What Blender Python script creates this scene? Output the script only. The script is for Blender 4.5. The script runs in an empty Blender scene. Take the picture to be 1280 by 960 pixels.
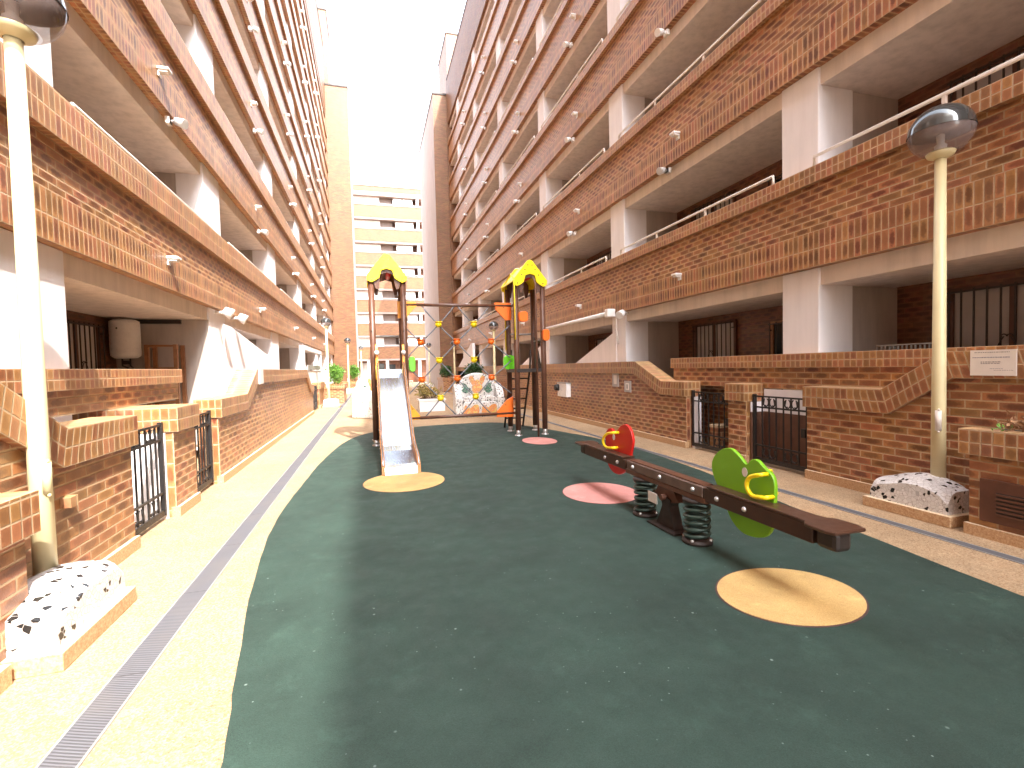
import bpy, bmesh, math, random
from mathutils import Vector, Matrix
random.seed(7)
R = math.radians
S = bpy.context.scene
COL = S.collection

# ------------------------------------------------------------------ render / world / light
S.view_settings.view_transform = 'Standard'
S.view_settings.look = 'None'
S.view_settings.gamma = 1
S.view_settings.exposure = 2.6
S.cycles.max_bounces = 8
S.cycles.diffuse_bounces = 6
S.cycles.use_denoising = True
W = bpy.data.worlds.new("World"); S.world = W; W.use_nodes = True
SUN = Vector((0.276, -0.80, 1.0)).normalized()          # direction towards the sun
el = math.asin(SUN.z); az = math.atan2(SUN.x, SUN.y)
nt = W.node_tree
sky = nt.nodes.new('ShaderNodeTexSky'); sky.sky_type = 'NISHITA'; sky.sun_disc = False
sky.sun_elevation = el; sky.sun_rotation = az; sky.air_density = 1.0; sky.dust_density = 2.5; sky.ozone_density = 1.0
bg = nt.nodes['Background']; bg.inputs['Strength'].default_value = 0.15
hz = nt.nodes.new('ShaderNodeHueSaturation'); hz.inputs['Saturation'].default_value = .35; hz.inputs['Value'].default_value = 1.95   # thin bright haze whitens the sky
nt.links.new(sky.outputs[0], hz.inputs['Color']); nt.links.new(hz.outputs[0], bg.inputs[0])
ld = bpy.data.lights.new('sun', 'SUN'); ld.energy = 2.0; ld.angle = R(0.5); ld.color = (1.0, 0.945, 0.87)
lo = bpy.data.objects.new('sun', ld); COL.objects.link(lo)
lo.rotation_euler = SUN.to_track_quat('Z', 'Y').to_euler()

cam = bpy.data.cameras.new('camera'); co = bpy.data.objects.new('camera', cam); COL.objects.link(co)
cam.sensor_width = 36; cam.lens = 604.0 / 1280 * 36; cam.clip_start = 0.05; cam.clip_end = 600
yaw, pitch, roll = R(16.2), R(-2.08), R(-1.41)
fw = Vector((math.sin(yaw)*math.cos(pitch), math.cos(yaw)*math.cos(pitch), math.sin(pitch)))
r0 = Vector((math.cos(yaw), -math.sin(yaw), 0)); up0 = r0.cross(fw)
rr = math.cos(roll)*r0 + math.sin(roll)*up0; uu = -math.sin(roll)*r0 + math.cos(roll)*up0
M = Matrix((rr, uu, -fw)).transposed().to_4x4(); M.translation = Vector((0, 0, 1.6))
co.matrix_world = M
S.camera = co

# ------------------------------------------------------------------ materials
class NT:
    """small wrapper for building node trees"""
    def __init__(s, name):
        s.m = bpy.data.materials.new(name); s.m.use_nodes = True
        s.t = s.m.node_tree; s.b = s.t.nodes['Principled BSDF']
    def n(s, typ, **kw):
        x = s.t.nodes.new(typ)
        for k, v in kw.items(): setattr(x, k, v)
        return x
    def l(s, a, b): s.t.links.new(a, b)
    def val(s, sock, v):
        if hasattr(v, 'is_output') or isinstance(v, bpy.types.NodeSocket): s.l(v, sock)
        else: sock.default_value = v
    def math(s, op, a, b=None, c=None, clamp=False):
        x = s.n('ShaderNodeMath', operation=op); x.use_clamp = clamp
        s.val(x.inputs[0], a)
        if b is not None: s.val(x.inputs[1], b)
        if c is not None: s.val(x.inputs[2], c)
        return x.outputs[0]
    def mix(s, f, a, b, mode='MIX'):
        x = s.n('ShaderNodeMix', data_type='RGBA', blend_type=mode)
        s.val(x.inputs[0], f)
        for i, v in ((6, a), (7, b)):
            if isinstance(v, bpy.types.NodeSocket): s.l(v, x.inputs[i])
            else: x.inputs[i].default_value = (*v, 1) if len(v) == 3 else v
        return x.outputs[2]
    def rng(s, v, a, b, c=0.0, d=1.0, smooth=False):
        x = s.n('ShaderNodeMapRange', interpolation_type='SMOOTHSTEP' if smooth else 'LINEAR')
        s.val(x.inputs[0], v); x.inputs[1].default_value = a; x.inputs[2].default_value = b
        x.inputs[3].default_value = c; x.inputs[4].default_value = d
        return x.outputs[0]
    def noise(s, scale, detail=3, rough=.55, vec=None, col=False):
        x = s.n('ShaderNodeTexNoise'); x.inputs['Scale'].default_value = scale
        x.inputs['Detail'].default_value = detail; x.inputs['Roughness'].default_value = rough
        s.l(vec if vec is not None else s.pos(), x.inputs['Vector'])
        return x.outputs[1 if col else 0]
    def pos(s):
        if not hasattr(s, '_pos'): s._pos = s.n('ShaderNodeNewGeometry').outputs['Position']
        return s._pos
    def obj(s):
        if not hasattr(s, '_obj'): s._obj = s.n('ShaderNodeTexCoord').outputs['Object']
        return s._obj
    def bump(s, h, strength=.5, dist=.01):
        x = s.n('ShaderNodeBump'); x.inputs['Strength'].default_value = strength; x.inputs['Distance'].default_value = dist
        s.l(h, x.inputs['Height']); s.l(x.outputs[0], s.b.inputs['Normal'])
    def set(s, color=None, rough=None, metal=None, spec=None):
        if color is not None: s.val(s.b.inputs['Base Color'], color if isinstance(color, bpy.types.NodeSocket) else (*color, 1))
        if rough is not None: s.val(s.b.inputs['Roughness'], rough)
        if metal is not None: s.b.inputs['Metallic'].default_value = metal
        if spec is not None: s.b.inputs['Specular IOR Level'].default_value = spec
        return s.m

def plain(name, color, rough=.5, metal=0.0, var=.12, scale=6.0, bump=0.0, spec=.5):
    q = NT(name)
    n = q.noise(scale, 4)
    f = q.rng(n, .3, .7, 1 - var, 1 + var)
    c = q.mix(1.0, color, (1, 1, 1), 'MULTIPLY')
    hs = q.n('ShaderNodeHueSaturation'); q.l(c, hs.inputs['Color']); q.l(f, hs.inputs['Value'])
    q.set(hs.outputs[0], q.rng(q.noise(scale*2.3, 2), .3, .7, rough*.85, min(1, rough*1.15)), metal, spec)
    if bump: q.bump(q.noise(scale*9, 3), bump, .004)
    return q.m

def brick(name, w, h, m, off, light, dark, mortar, blob=.8, rough=.36, bloom=.22):
    q = NT(name)
    uv = q.n('ShaderNodeUVMap').outputs[0]
    sep = q.n('ShaderNodeSeparateXYZ'); q.l(uv, sep.inputs[0])
    u, v = sep.outputs[0], sep.outputs[1]
    vr = q.math('DIVIDE', v, h); row = q.math('FLOOR', vr); fz = q.math('SUBTRACT', vr, row)
    sh = q.math('MULTIPLY', q.math('FLOORED_MODULO', row, 2.0), off)
    ur = q.math('ADD', q.math('DIVIDE', u, w), sh); cell = q.math('FLOOR', ur); fx = q.math('SUBTRACT', ur, cell)
    dx = q.math('MULTIPLY', q.math('MINIMUM', fx, q.math('SUBTRACT', 1.0, fx)), w)
    dz = q.math('MULTIPLY', q.math('MINIMUM', fz, q.math('SUBTRACT', 1.0, fz)), h)
    d = q.math('MINIMUM', dx, dz)
    # slightly ragged joint edges
    dn = q.math('ADD', d, q.math('MULTIPLY', q.math('SUBTRACT', q.noise(45, 2), .5), m*.7))
    face = q.rng(dn, m*.32, m*.72, 0, 1, True)
    cv = q.n('ShaderNodeCombineXYZ'); q.l(cell, cv.inputs[0]); q.l(row, cv.inputs[1])
    wn = q.n('ShaderNodeTexWhiteNoise', noise_dimensions='3D'); q.l(cv.outputs[0], wn.inputs['Vector'])
    rnd = wn.outputs['Value']; sc = q.n('ShaderNodeSeparateColor'); q.l(wn.outputs['Color'], sc.inputs[0])
    ax = q.math('MULTIPLY', q.math('ABSOLUTE', q.math('SUBTRACT', fx, .5)), 2.0)
    az_ = q.math('MULTIPLY', q.math('ABSOLUTE', q.math('SUBTRACT', fz, .5)), 2.0)
    rad = q.math('ADD', q.math('POWER', ax, 2.0), q.math('POWER', az_, 2.0))
    rad = q.math('ADD', rad, q.math('MULTIPLY', q.math('SUBTRACT', q.noise(30, 3), .5), 1.1))
    bl = q.math('MULTIPLY', q.rng(rad, .12, .85, 1, 0, True), q.rng(rnd, .05, .85, .35, min(1, blob*1.2)))
    c = q.mix(bl, light, dark)
    hs = q.n('ShaderNodeHueSaturation'); q.l(c, hs.inputs['Color'])
    q.l(q.rng(sc.outputs[1], 0, 1, .78, 1.22), hs.inputs['Value'])
    q.l(q.rng(sc.outputs[2], 0, 1, .485, .512), hs.inputs['Hue'])
    big = q.rng(q.noise(1.1, 5, .62), .3, .75, .82, 1.1)
    mc = q.mix(q.rng(q.noise(4, 3), .3, .7), mortar, tuple(x*.72 for x in mortar))
    c2 = q.mix(face, mc, hs.outputs[0])
    mp = q.n('ShaderNodeMapping'); q.l(q.pos(), mp.inputs[0]); mp.inputs['Scale'].default_value = (1, 1, .3)
    pale = q.math('MULTIPLY', q.rng(q.noise(1.9, 6, .68, mp.outputs[0]), .52, .78), bloom)      # lime bloom and run-off streaks
    c2 = q.mix(pale, c2, (.50, .38, .28))
    hs2 = q.n('ShaderNodeHueSaturation'); q.l(c2, hs2.inputs['Color']); q.l(big, hs2.inputs['Value'])
    q.set(hs2.outputs[0], q.rng(face, 0, 1, .9, rough), 0, .6)
    hgt = q.math('ADD', face, q.math('MULTIPLY', q.noise(120, 2), .25))
    q.bump(hgt, .75, .006)
    return q.m

BL, BD, BM = (.42, .185, .070), (.150, .049, .018), (.60, .42, .25)
M_RUN = brick('brick_running', .265, .083, .013, .5, BL, BD, BM)
M_SOL = brick('brick_soldier', .083, .24, .012, 0, BL, BD, BM)
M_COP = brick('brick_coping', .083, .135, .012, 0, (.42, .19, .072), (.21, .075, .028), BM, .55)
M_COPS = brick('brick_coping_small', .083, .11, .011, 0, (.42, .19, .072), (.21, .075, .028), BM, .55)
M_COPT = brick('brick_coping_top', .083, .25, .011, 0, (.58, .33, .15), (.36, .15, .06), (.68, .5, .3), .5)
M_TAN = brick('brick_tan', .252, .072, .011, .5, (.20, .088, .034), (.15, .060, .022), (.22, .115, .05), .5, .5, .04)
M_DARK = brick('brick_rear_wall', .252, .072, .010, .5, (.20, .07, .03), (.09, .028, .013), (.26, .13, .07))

def stucco(name, col, stain=.12):
    q = NT(name)
    n = q.noise(1.7, 6, .65); mp = q.n('ShaderNodeMapping'); q.l(q.pos(), mp.inputs[0]); mp.inputs['Scale'].default_value = (3, 3, .35)
    st = q.noise(2.2, 5, .6, mp.outputs[0])
    f = q.math('MULTIPLY', q.rng(n, .3, .75, 1 - stain*.6, 1.03), q.rng(st, .42, .7, 1.02, 1 - stain))
    hs = q.n('ShaderNodeHueSaturation'); hs.inputs['Color'].default_value = (*col, 1); q.l(f, hs.inputs['Value'])
    q.set(hs.outputs[0], .85, 0, .25)
    q.bump(q.noise(60, 4), .25, .004)
    return q.m
M_WHITE = stucco('white_render', (.84, .81, .82), .05)
M_BEAM = stucco('cream_plaster', (.76, .67, .60), .13)
M_SOFF = stucco('soffit_plaster', (.82, .73, .69), .16)
M_PART = stucco('grey_partition', (.50, .43, .38), .15)

def paving():
    q = NT('washed_aggregate')
    vo = q.n('ShaderNodeTexVoronoi'); vo.inputs['Scale'].default_value = 115; q.l(q.pos(), vo.inputs['Vector'])
    sc = q.n('ShaderNodeSeparateColor'); q.l(vo.outputs['Color'], sc.inputs[0])
    c = q.mix(q.rng(sc.outputs[0], .1, .9), (.29, .185, .10), (.475, .34, .205))
    c = q.mix(q.math('MULTIPLY', q.rng(sc.outputs[1], .90, .95), q.rng(q.noise(2.3, 4), .4, .65, .15, .85)), c, (.34, .18, .09))
    c = q.mix(q.math('MULTIPLY', q.rng(sc.outputs[2], .96, .98), .6), c, (.16, .11, .07))
    c = q.mix(q.math('MULTIPLY', q.rng(q.noise(1.3, 7, .7), .52, .72), .45), c, (.46, .26, .13))
    c = q.mix(q.math('MULTIPLY', q.rng(q.noise(.55, 6, .7), .55, .7), .3), c, (.30, .22, .14))
    f = q.math('MULTIPLY', q.rng(q.noise(.8, 6, .6), .3, .72, .82, 1.1), q.rng(q.noise(7, 4), .3, .7, .9, 1.08))
    hs = q.n('ShaderNodeHueSaturation'); q.l(c, hs.inputs['Color']); q.l(f, hs.inputs['Value'])
    q.set(hs.outputs[0], .8, 0, .3)
    q.bump(q.math('ADD', vo.outputs['Distance'], q.noise(18, 3)), .35, .006)
    return q.m
M_PAVE = paving()
def stone():
    q = NT('plinth_stone')
    c = q.mix(q.rng(q.noise(60, 4, .7), .35, .65), (.42, .23, .11), (.60, .42, .25))
    q.set(c, .75, 0, .3); q.bump(q.noise(80, 3), .5, .004); return q.m
M_STONE = stone()
M_STONET = plain('plinth_top', (.66, .52, .34), .7, 0, .15, 20, .3)

def rubber(name, a, b, fleck):
    q = NT(name)
    vo = q.n('ShaderNodeTexVoronoi'); vo.inputs['Scale'].default_value = 260; q.l(q.pos(), vo.inputs['Vector'])
    sc = q.n('ShaderNodeSeparateColor'); q.l(vo.outputs['Color'], sc.inputs[0])
    c = q.mix(sc.outputs[0], a, b)
    big = q.rng(q.noise(1.3, 6, .6), .32, .7, .8, 1.28)
    hs = q.n('ShaderNodeHueSaturation'); q.l(c, hs.inputs['Color']); q.l(big, hs.inputs['Value'])
    v2 = q.n('ShaderNodeTexVoronoi'); v2.inputs['Scale'].default_value = 7; q.l(q.pos(), v2.inputs['Vector'])
    sp = q.math('MULTIPLY', q.rng(v2.outputs['Distance'], .03, .07, 1, 0), q.rng(q.noise(1.9, 3), .42, .55))
    c = q.mix(q.math('MULTIPLY', sp, .7), hs.outputs[0], fleck)
    v3 = q.n('ShaderNodeTexVoronoi'); v3.inputs['Scale'].default_value = 17; q.l(q.pos(), v3.inputs['Vector'])
    s3 = q.math('MULTIPLY', q.rng(v3.outputs['Distance'], .05, .09, 1, 0), q.rng(q.noise(1.1, 5, .7), .46, .6))
    c = q.mix(q.math('MULTIPLY', s3, .7), c, fleck)
    scuff = q.rng(q.noise(3.1, 8, .72), .56, .74, 0, .4)
    c = q.mix(scuff, c, tuple(min(1, x*2.1) for x in b))
    q.set(c, q.rng(q.noise(5, 4), .3, .7, .62, .85), 0, .4)
    q.bump(q.math('ADD', vo.outputs['Distance'], q.math('MULTIPLY', q.noise(9, 4), .6)), .4, .004)
    return q.m
M_RUB = rubber('green_rubber', (.0155, .033, .025), (.0265, .053, .040), (.28, .36, .32))
M_YEL = rubber('yellow_rubber', (.45, .28, .095), (.57, .385, .16), (.2, .11, .04))
M_PINK = rubber('pink_rubber', (.52, .215, .19), (.61, .28, .245), (.75, .5, .45))
M_RIM = plain('circle_rim', (.08, .035, .03), .8)

def mosaic(name, base, specks, scale=15, amount=.16):
    q = NT(name)
    vo = q.n('ShaderNodeTexVoronoi', feature='F1'); vo.inputs['Scale'].default_value = scale; vo.inputs['Randomness'].default_value = .9
    q.l(q.pos(), vo.inputs['Vector'])
    ve = q.n('ShaderNodeTexVoronoi', feature='DISTANCE_TO_EDGE'); ve.inputs['Scale'].default_value = scale; ve.inputs['Randomness'].default_value = .9
    q.l(q.pos(), ve.inputs['Vector'])
    sc = q.n('ShaderNodeSeparateColor'); q.l(vo.outputs['Color'], sc.inputs[0])
    tile = q.mix(sc.outputs[1], tuple(x*.82 for x in base), base)
    tile = q.mix(q.rng(sc.outputs[0], 1 - amount - .01, 1 - amount + .01), tile, specks)
    edge = q.rng(ve.outputs['Distance'], .02, .055, 0, 1)
    c = q.mix(edge, (.42, .37, .33), tile)
    q.set(c, q.rng(edge, 0, 1, .8, .22), 0, .5); q.bump(edge, .6, .004)
    return q.m
M_MOS = mosaic('white_tile_mosaic', (.80, .77, .74), (.02, .02, .02), 29, .11)
M_MOSW = mosaic('fine_white_mosaic', (.78, .76, .74), (.06, .07, .07), 30, .12)
M_MOSS = mosaic('plain_white_mosaic', (.80, .78, .76), (.3, .2, .16), 26, .04)
M_MOSO = mosaic('orange_tile_mosaic', (.78, .30, .08), (.70, .48, .12), 19, .25)
M_MOSG = mosaic('green_tile_mosaic', (.06, .20, .13), (.02, .05, .05), 19, .3)
M_MOSR = mosaic('maroon_tile_mosaic', (.38, .16, .13), (.5, .3, .25), 19, .3)

M_POLE = plain('cream_paint', (.66, .57, .33), .38, 0, .08, 3, .1)
M_BLACK = plain('black_iron', (.018, .016, .016), .45, 0, .2, 20)
M_IRON = plain('brown_iron', (.035, .022, .017), .5, 0, .2, 20)
M_WPAINT = plain('white_paint', (.80, .78, .75), .4, 0, .06, 5)
M_RAIL = plain('rail_paint', (.74, .68, .62), .4, 0, .08, 5)
M_LAV = plain('plastic_white', (.82, .80, .78), .3, 0, .05, 8)
M_POST = plain('brown_post_coating', (.115, .048, .027), .42, 0, .2, 7, .1)
M_PLANK = plain('brown_seat_board', (.06, .026, .015), .33, 0, .2, 6, .1)
M_BARK = plain('dark_bracket_steel', (.035, .024, .02), .5, .2, .25, 9)
M_YELLOW = plain('yellow_panel', (.92, .72, .004), .35, 0, .04, 4)
M_ORANGE = plain('orange_panel', (.88, .165, .012), .38, 0, .05, 4)
M_AMBER = plain('amber_panel', (.88, .36, .015), .38, 0, .05, 4)
M_GREEN = plain('green_panel', (.17, .42, .01), .38, 0, .06, 4)
M_LIME = plain('lime_plastic', (.16, .68, .02), .3, 0, .05, 4)
M_RED = plain('red_panel', (.56, .010, .005), .38, 0, .06, 4)
M_HANDLE = plain('yellow_plastic', (.88, .66, .01), .3, 0, .04, 6)
M_SPRING = plain('dark_green_spring', (.045, .075, .062), .38, .3, .2, 20)
M_ROPE = plain('grey_rope', (.17, .18, .20), .8, 0, .2, 60, .3)
M_ZINC = plain('zinc_bolt', (.62, .61, .6), .35, .8, .1, 20)
M_WOOD = plain('varnished_wood', (.34, .15, .06), .5, 0, .25, 9, .2)
M_WOODL = plain('side_board', (.50, .215, .075), .5, 0, .2, 9, .2)
M_DOOR = plain('brown_door', (.14, .065, .04), .5, 0, .2, 5)
M_PANE = plain('curtained_glass', (.34, .31, .30), .18, 0, .2, 2)
M_DGLASS = plain('dark_glass', (.02, .022, .024), .08, 0, .2, 2)
M_CURT = plain('pale_shutter', (.50, .46, .44), .6, 0, .1, 3)
M_PAPER = plain('paper', (.80, .74, .68), .6, 0, .04, 8)
M_INK = plain('ink', (.09, .07, .09), .7)
M_INKB = plain('blue_ink', (.10, .10, .24), .7)
M_SOIL = plain('soil', (.06, .038, .022), .95, 0, .3, 20, .6)
M_BROWNMET = plain('brown_metal', (.12, .05, .03), .45, .1, .2, 6)
M_GREY = plain('grey_metal', (.35, .35, .34), .45, .4, .12, 8)
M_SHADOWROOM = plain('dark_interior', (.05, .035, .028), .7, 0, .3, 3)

def steel():
    q = NT('slide_steel')
    mp = q.n('ShaderNodeMapping'); q.l(q.pos(), mp.inputs[0]); mp.inputs['Scale'].default_value = (40, 2, 2)
    n = q.noise(3, 4, .6, mp.outputs[0])
    q.set((.50, .53, .57), q.rng(n, .3, .7, .16, .30), 1.0); q.bump(q.noise(5, 3), .06, .01)
    return q.m
M_STEEL = steel()

def grate():
    q = NT('slotted_grate')
    sep = q.n('ShaderNodeSeparateXYZ'); q.l(q.pos(), sep.inputs[0])
    a = q.math('FRACT', q.math('ADD', q.math('MULTIPLY', sep.outputs[1], 55.0), q.math('MULTIPLY', sep.outputs[0], 22.0)))
    sl = q.rng(q.math('ABSOLUTE', q.math('SUBTRACT', a, .5)), .22, .3)
    jn = q.math('FRACT', q.math('MULTIPLY', sep.outputs[1], 1.0))
    j = q.rng(jn, .0, .012, 0, 1)
    c = q.mix(sl, (.085, .085, .092), (.16, .163, .182))
    c = q.mix(q.rng(q.noise(3, 5), .45, .75, 0, .4), c, (.18, .16, .14))
    c = q.mix(j, (.05, .04, .04), c)
    q.set(c, .55, .2); q.bump(sl, .6, .006)
    return q.m
M_GRATE = grate()

def globe_glass():
    q = NT('smoked_acrylic')
    q.set((.32, .25, .24), .06, 0, .6); q.b.inputs['Alpha'].default_value = .5
    return q.m
M_GLOBE = globe_glass()
def globe_cap():
    q = NT('mirrored_cap')
    q.set((.095, .10, .10), .08, .6, .8); return q.m
M_CAP = globe_cap()

def leaf(name, a, b, rough=.45):
    q = NT(name)
    oi = q.n('ShaderNodeNewGeometry').outputs['Random Per Island']
    c = q.mix(oi, a, b); q.set(c, rough, 0, .4)
    q.b.inputs['Subsurface Weight'].default_value = 0.0
    return q.m
M_LEAF = leaf('fresh_leaves', (.05, .15, .015), (.17, .34, .05))
M_LEAFD = leaf('dark_leaves', (.018, .05, .014), (.05, .13, .03))
M_LEAFY = leaf('yellowing_leaves', (.20, .19, .05), (.38, .25, .07))
M_DRY = leaf('dry_leaves', (.22, .11, .05), (.36, .20, .10), .8)
M_STEM = plain('stem_bark', (.10, .06, .035), .8)

# ------------------------------------------------------------------ mesh helpers
class MB:
    def __init__(s): s.v = []; s.f = []; s.uv = []; s.mi = []; s.sm = []
    def face(s, pts, uvs=None, mi=0, smooth=False):
        pts = [Vector(p) for p in pts]
        if uvs is None:
            n = (pts[1]-pts[0]).cross(pts[-1]-pts[0]); a = [abs(x) for x in n]
            k = a.index(max(a))
            uvs = [(p.y, p.z) if k == 0 else (p.x, p.z) if k == 1 else (p.x, p.y) for p in pts]
        i = len(s.v); s.v += pts; s.f.append(tuple(range(i, i+len(pts)))); s.uv.append(uvs); s.mi.append(mi); s.sm.append(smooth)
        return s
    def box(s, x0, x1, y0, y1, z0, z1, mi=0, skip=''):
        x0, x1 = min(x0, x1), max(x0, x1); y0, y1 = min(y0, y1), max(y0, y1)
        A = lambda x, y, z: (x, y, z)
        if 'x-' not in skip: s.face([A(x0,y1,z0), A(x0,y0,z0), A(x0,y0,z1), A(x0,y1,z1)], mi=mi)
        if 'x+' not in skip: s.face([A(x1,y0,z0), A(x1,y1,z0), A(x1,y1,z1), A(x1,y0,z1)], mi=mi)
        if 'y-' not in skip: s.face([A(x0,y0,z0), A(x1,y0,z0), A(x1,y0,z1), A(x0,y0,z1)], mi=mi)
        if 'y+' not in skip: s.face([A(x1,y1,z0), A(x0,y1,z0), A(x0,y1,z1), A(x1,y1,z1)], mi=mi)
        if 'z-' not in skip: s.face([A(x0,y1,z0), A(x1,y1,z0), A(x1,y0,z0), A(x0,y0,z0)], mi=mi)
        if 'z+' not in skip: s.face([A(x0,y0,z1), A(x1,y0,z1), A(x1,y1,z1), A(x0,y1,z1)], mi=mi)
        return s
    def tube(s, pts, r, seg=10, mi=0, caps=True, closed=False):
        pts = [Vector(p) for p in pts]; n = len(pts)
        rs = r if isinstance(r, (list, tuple)) else [r]*n
        rings = []; prev = None
        for i, p in enumerate(pts):
            if closed: t = pts[(i+1) % n]-pts[i-1]
            else: t = pts[min(i+1, n-1)]-pts[max(i-1, 0)]
            t.normalize()
            if prev is None:
                a = Vector((0, 0, 1)) if abs(t.z) < .9 else Vector((1, 0, 0)); u = t.cross(a).normalized()
            else:
                u = (prev - t*prev.dot(t)).normalized()
            prev = u; w = t.cross(u)
            rings.append([p + (u*math.cos(2*math.pi*k/seg) + w*math.sin(2*math.pi*k/seg))*rs[i] for k in range(seg)])
        i0 = len(s.v)
        for rg in rings: s.v += rg
        m = n if closed else n-1
        for i in range(m):
            for k in range(seg):
                a = i0+i*seg+k; b = i0+i*seg+(k+1) % seg; c = i0+((i+1) % n)*seg+(k+1) % seg; d = i0+((i+1) % n)*seg+k
                s.f.append((a, d, c, b)[::-1]); s.uv.append([(0, 0)]*4); s.mi.append(mi); s.sm.append(True)
        if caps and not closed:
            s.face(rings[0][::-1], [(0, 0)]*seg, mi); s.face(rings[-1], [(0, 0)]*seg, mi)
        return s
    def lathe(s, prof, c=(0, 0, 0), seg=24, mi=0, sq=None):
        c = Vector(c); i0 = len(s.v); n = len(prof)
        for r, z in prof:
            for k in range(seg):
                a = 2*math.pi*k/seg; x, y = math.cos(a)*r, math.sin(a)*r
                s.v.append(c + Vector((x, y, z)))
        for i in range(n-1):
            for k in range(seg):
                a = i0+i*seg+k; b = i0+i*seg+(k+1) % seg
                s.f.append((a, b, b+seg, a+seg)); s.uv.append([(0, 0)]*4); s.mi.append(mi); s.sm.append(True)
        return s
    def prism(s, poly, axis, a, b, mi=0, mis=None):
        """polygon in the plane normal to axis, extruded from a to b.  'x': poly=(y,z)  'y': poly=(x,z)  'z': poly=(x,y)"""
        f = {'x': lambda p, t: (t, p[0], p[1]), 'y': lambda p, t: (p[0], t, p[1]), 'z': lambda p, t: (p[0], p[1], t)}[axis]
        n = len(poly); ar = sum(poly[i][0]*poly[(i+1) % n][1]-poly[(i+1) % n][0]*poly[i][1] for i in range(n))
        P = poly if ar > 0 else poly[::-1]
        if axis == 'y': P = P[::-1]
        lo_, hi_ = min(a, b), max(a, b)
        uv = [(p[0], p[1]) for p in P]
        s.face([f(p, hi_) for p in P], uv, mi); s.face([f(p, lo_) for p in P[::-1]], uv[::-1], mi)
        side = mi if mis is None else mis; d = 0
        for i in range(n):
            p, q = P[i], P[(i+1) % n]; L = math.hypot(q[0]-p[0], q[1]-p[1])
            s.face([f(p, lo_), f(q, lo_), f(q, hi_), f(p, hi_)], [(d, 0), (d+L, 0), (d+L, hi_-lo_), (d, hi_-lo_)], side); d += L
        return s
    def sphere(s, c, r, seg=14, rings=8, mi=0, sc=(1, 1, 1)):
        c = Vector(c); i0 = len(s.v)
        for i in range(rings+1):
            th = math.pi*i/rings
            for k in range(seg):
                a = 2*math.pi*k/seg
                s.v.append(c+Vector((math.sin(th)*math.cos(a)*r*sc[0], math.sin(th)*math.sin(a)*r*sc[1], math.cos(th)*r*sc[2])))
        for i in range(rings):
            for k in range(seg):
                a = i0+i*seg+k; b = i0+i*seg+(k+1) % seg
                s.f.append((a, a+seg, b+seg, b)); s.uv.append([(0, 0)]*4); s.mi.append(mi); s.sm.append(True)
        return s
    def build(s, name, mats, parent=None, bevel=0, weld=True, label=None):
        me = bpy.data.meshes.new(name); me.from_pydata([tuple(v) for v in s.v], [], s.f)
        if not isinstance(mats, (list, tuple)): mats = [mats]
        for m in mats: me.materials.append(m)
        ul = me.uv_layers.new(name='UVMap')
        i = 0
        for p, uvs in zip(me.polygons, s.uv):
            for k in range(p.loop_total):
                ul.data[i].uv = uvs[k]; i += 1
        me.polygons.foreach_set('material_index', s.mi); me.polygons.foreach_set('use_smooth', s.sm)
        if weld:
            bm = bmesh.new(); bm.from_mesh(me); bmesh.ops.remove_doubles(bm, verts=bm.verts, dist=1e-5); bm.to_mesh(me); bm.free()
        me.validate()
        o = bpy.data.objects.new(name, me); COL.objects.link(o)
        if parent is not None:
            o.parent = parent; o.matrix_parent_inverse = parent.matrix_basis.inverted()
        if bevel:
            b = o.modifiers.new('bevel', 'BEVEL'); b.width = bevel; b.segments = 2; b.limit_method = 'ANGLE'; b.angle_limit = R(40)
        if label: o['label'] = label
        return o

def thing(name, label, cat, loc=(0, 0, 0), group=None):
    o = bpy.data.objects.new(name, None); COL.objects.link(o); o.location = loc; o.empty_display_size = .2
    o['label'] = label; o['category'] = cat
    if group: o['group'] = group
    return o
def tag(o, label, cat, group=None):
    o['label'] = label; o['category'] = cat
    if group: o['group'] = group
    return o
def dup(o, offset=(0, 0, 0), parent=None):
    """copy of a part (with its sub-parts), shifted"""
    c = o.copy(); COL.objects.link(c)
    c.parent = parent if parent is not None else o.parent
    c.matrix_parent_inverse = o.matrix_parent_inverse.copy()
    c.location = o.location + Vector(offset)
    for ch in o.children:
        d = ch.copy(); COL.objects.link(d); d.parent = c; d.matrix_parent_inverse = ch.matrix_parent_inverse.copy()
    return c
def dup_thing(root, loc, label, group=None):
    r = root.copy(); COL.objects.link(r); r.location = loc; r['label'] = label
    if group: r['group'] = group
    for ch in root.children:
        c = ch.copy(); COL.objects.link(c); c.parent = r; c.matrix_parent_inverse = ch.matrix_parent_inverse.copy()
        for g in ch.children:
            d = g.copy(); COL.objects.link(d); d.parent = c; d.matrix_parent_inverse = g.matrix_parent_inverse.copy()
    return r
def bez(p, n=8):
    """smooth closed polygon through the points (Catmull-Rom)"""
    out = []; m = len(p)
    for i in range(m):
        a, b, c, d = [Vector((*p[(i+k) % m], 0)) for k in (-1, 0, 1, 2)]
        for j in range(n):
            t = j/n
            q = .5*((2*b)+(c-a)*t+(2*a-5*b+4*c-d)*t*t+(3*b-a-3*c+d)*t**3)
            out.append((q.x, q.y))
    return out
def ell(cx, cy, rx, ry, n=28): return [(cx+rx*math.cos(2*math.pi*k/n), cy+ry*math.sin(2*math.pi*k/n)) for k in range(n)]

exec_parts = []
# ------------------------------------------------------------------ ground
g = MB(); g.face([(-120, -120, 0), (120, -120, 0), (120, 220, 0), (-120, 220, 0)])
o = g.build('paving_ground', M_PAVE); o['kind'] = 'structure'

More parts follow.
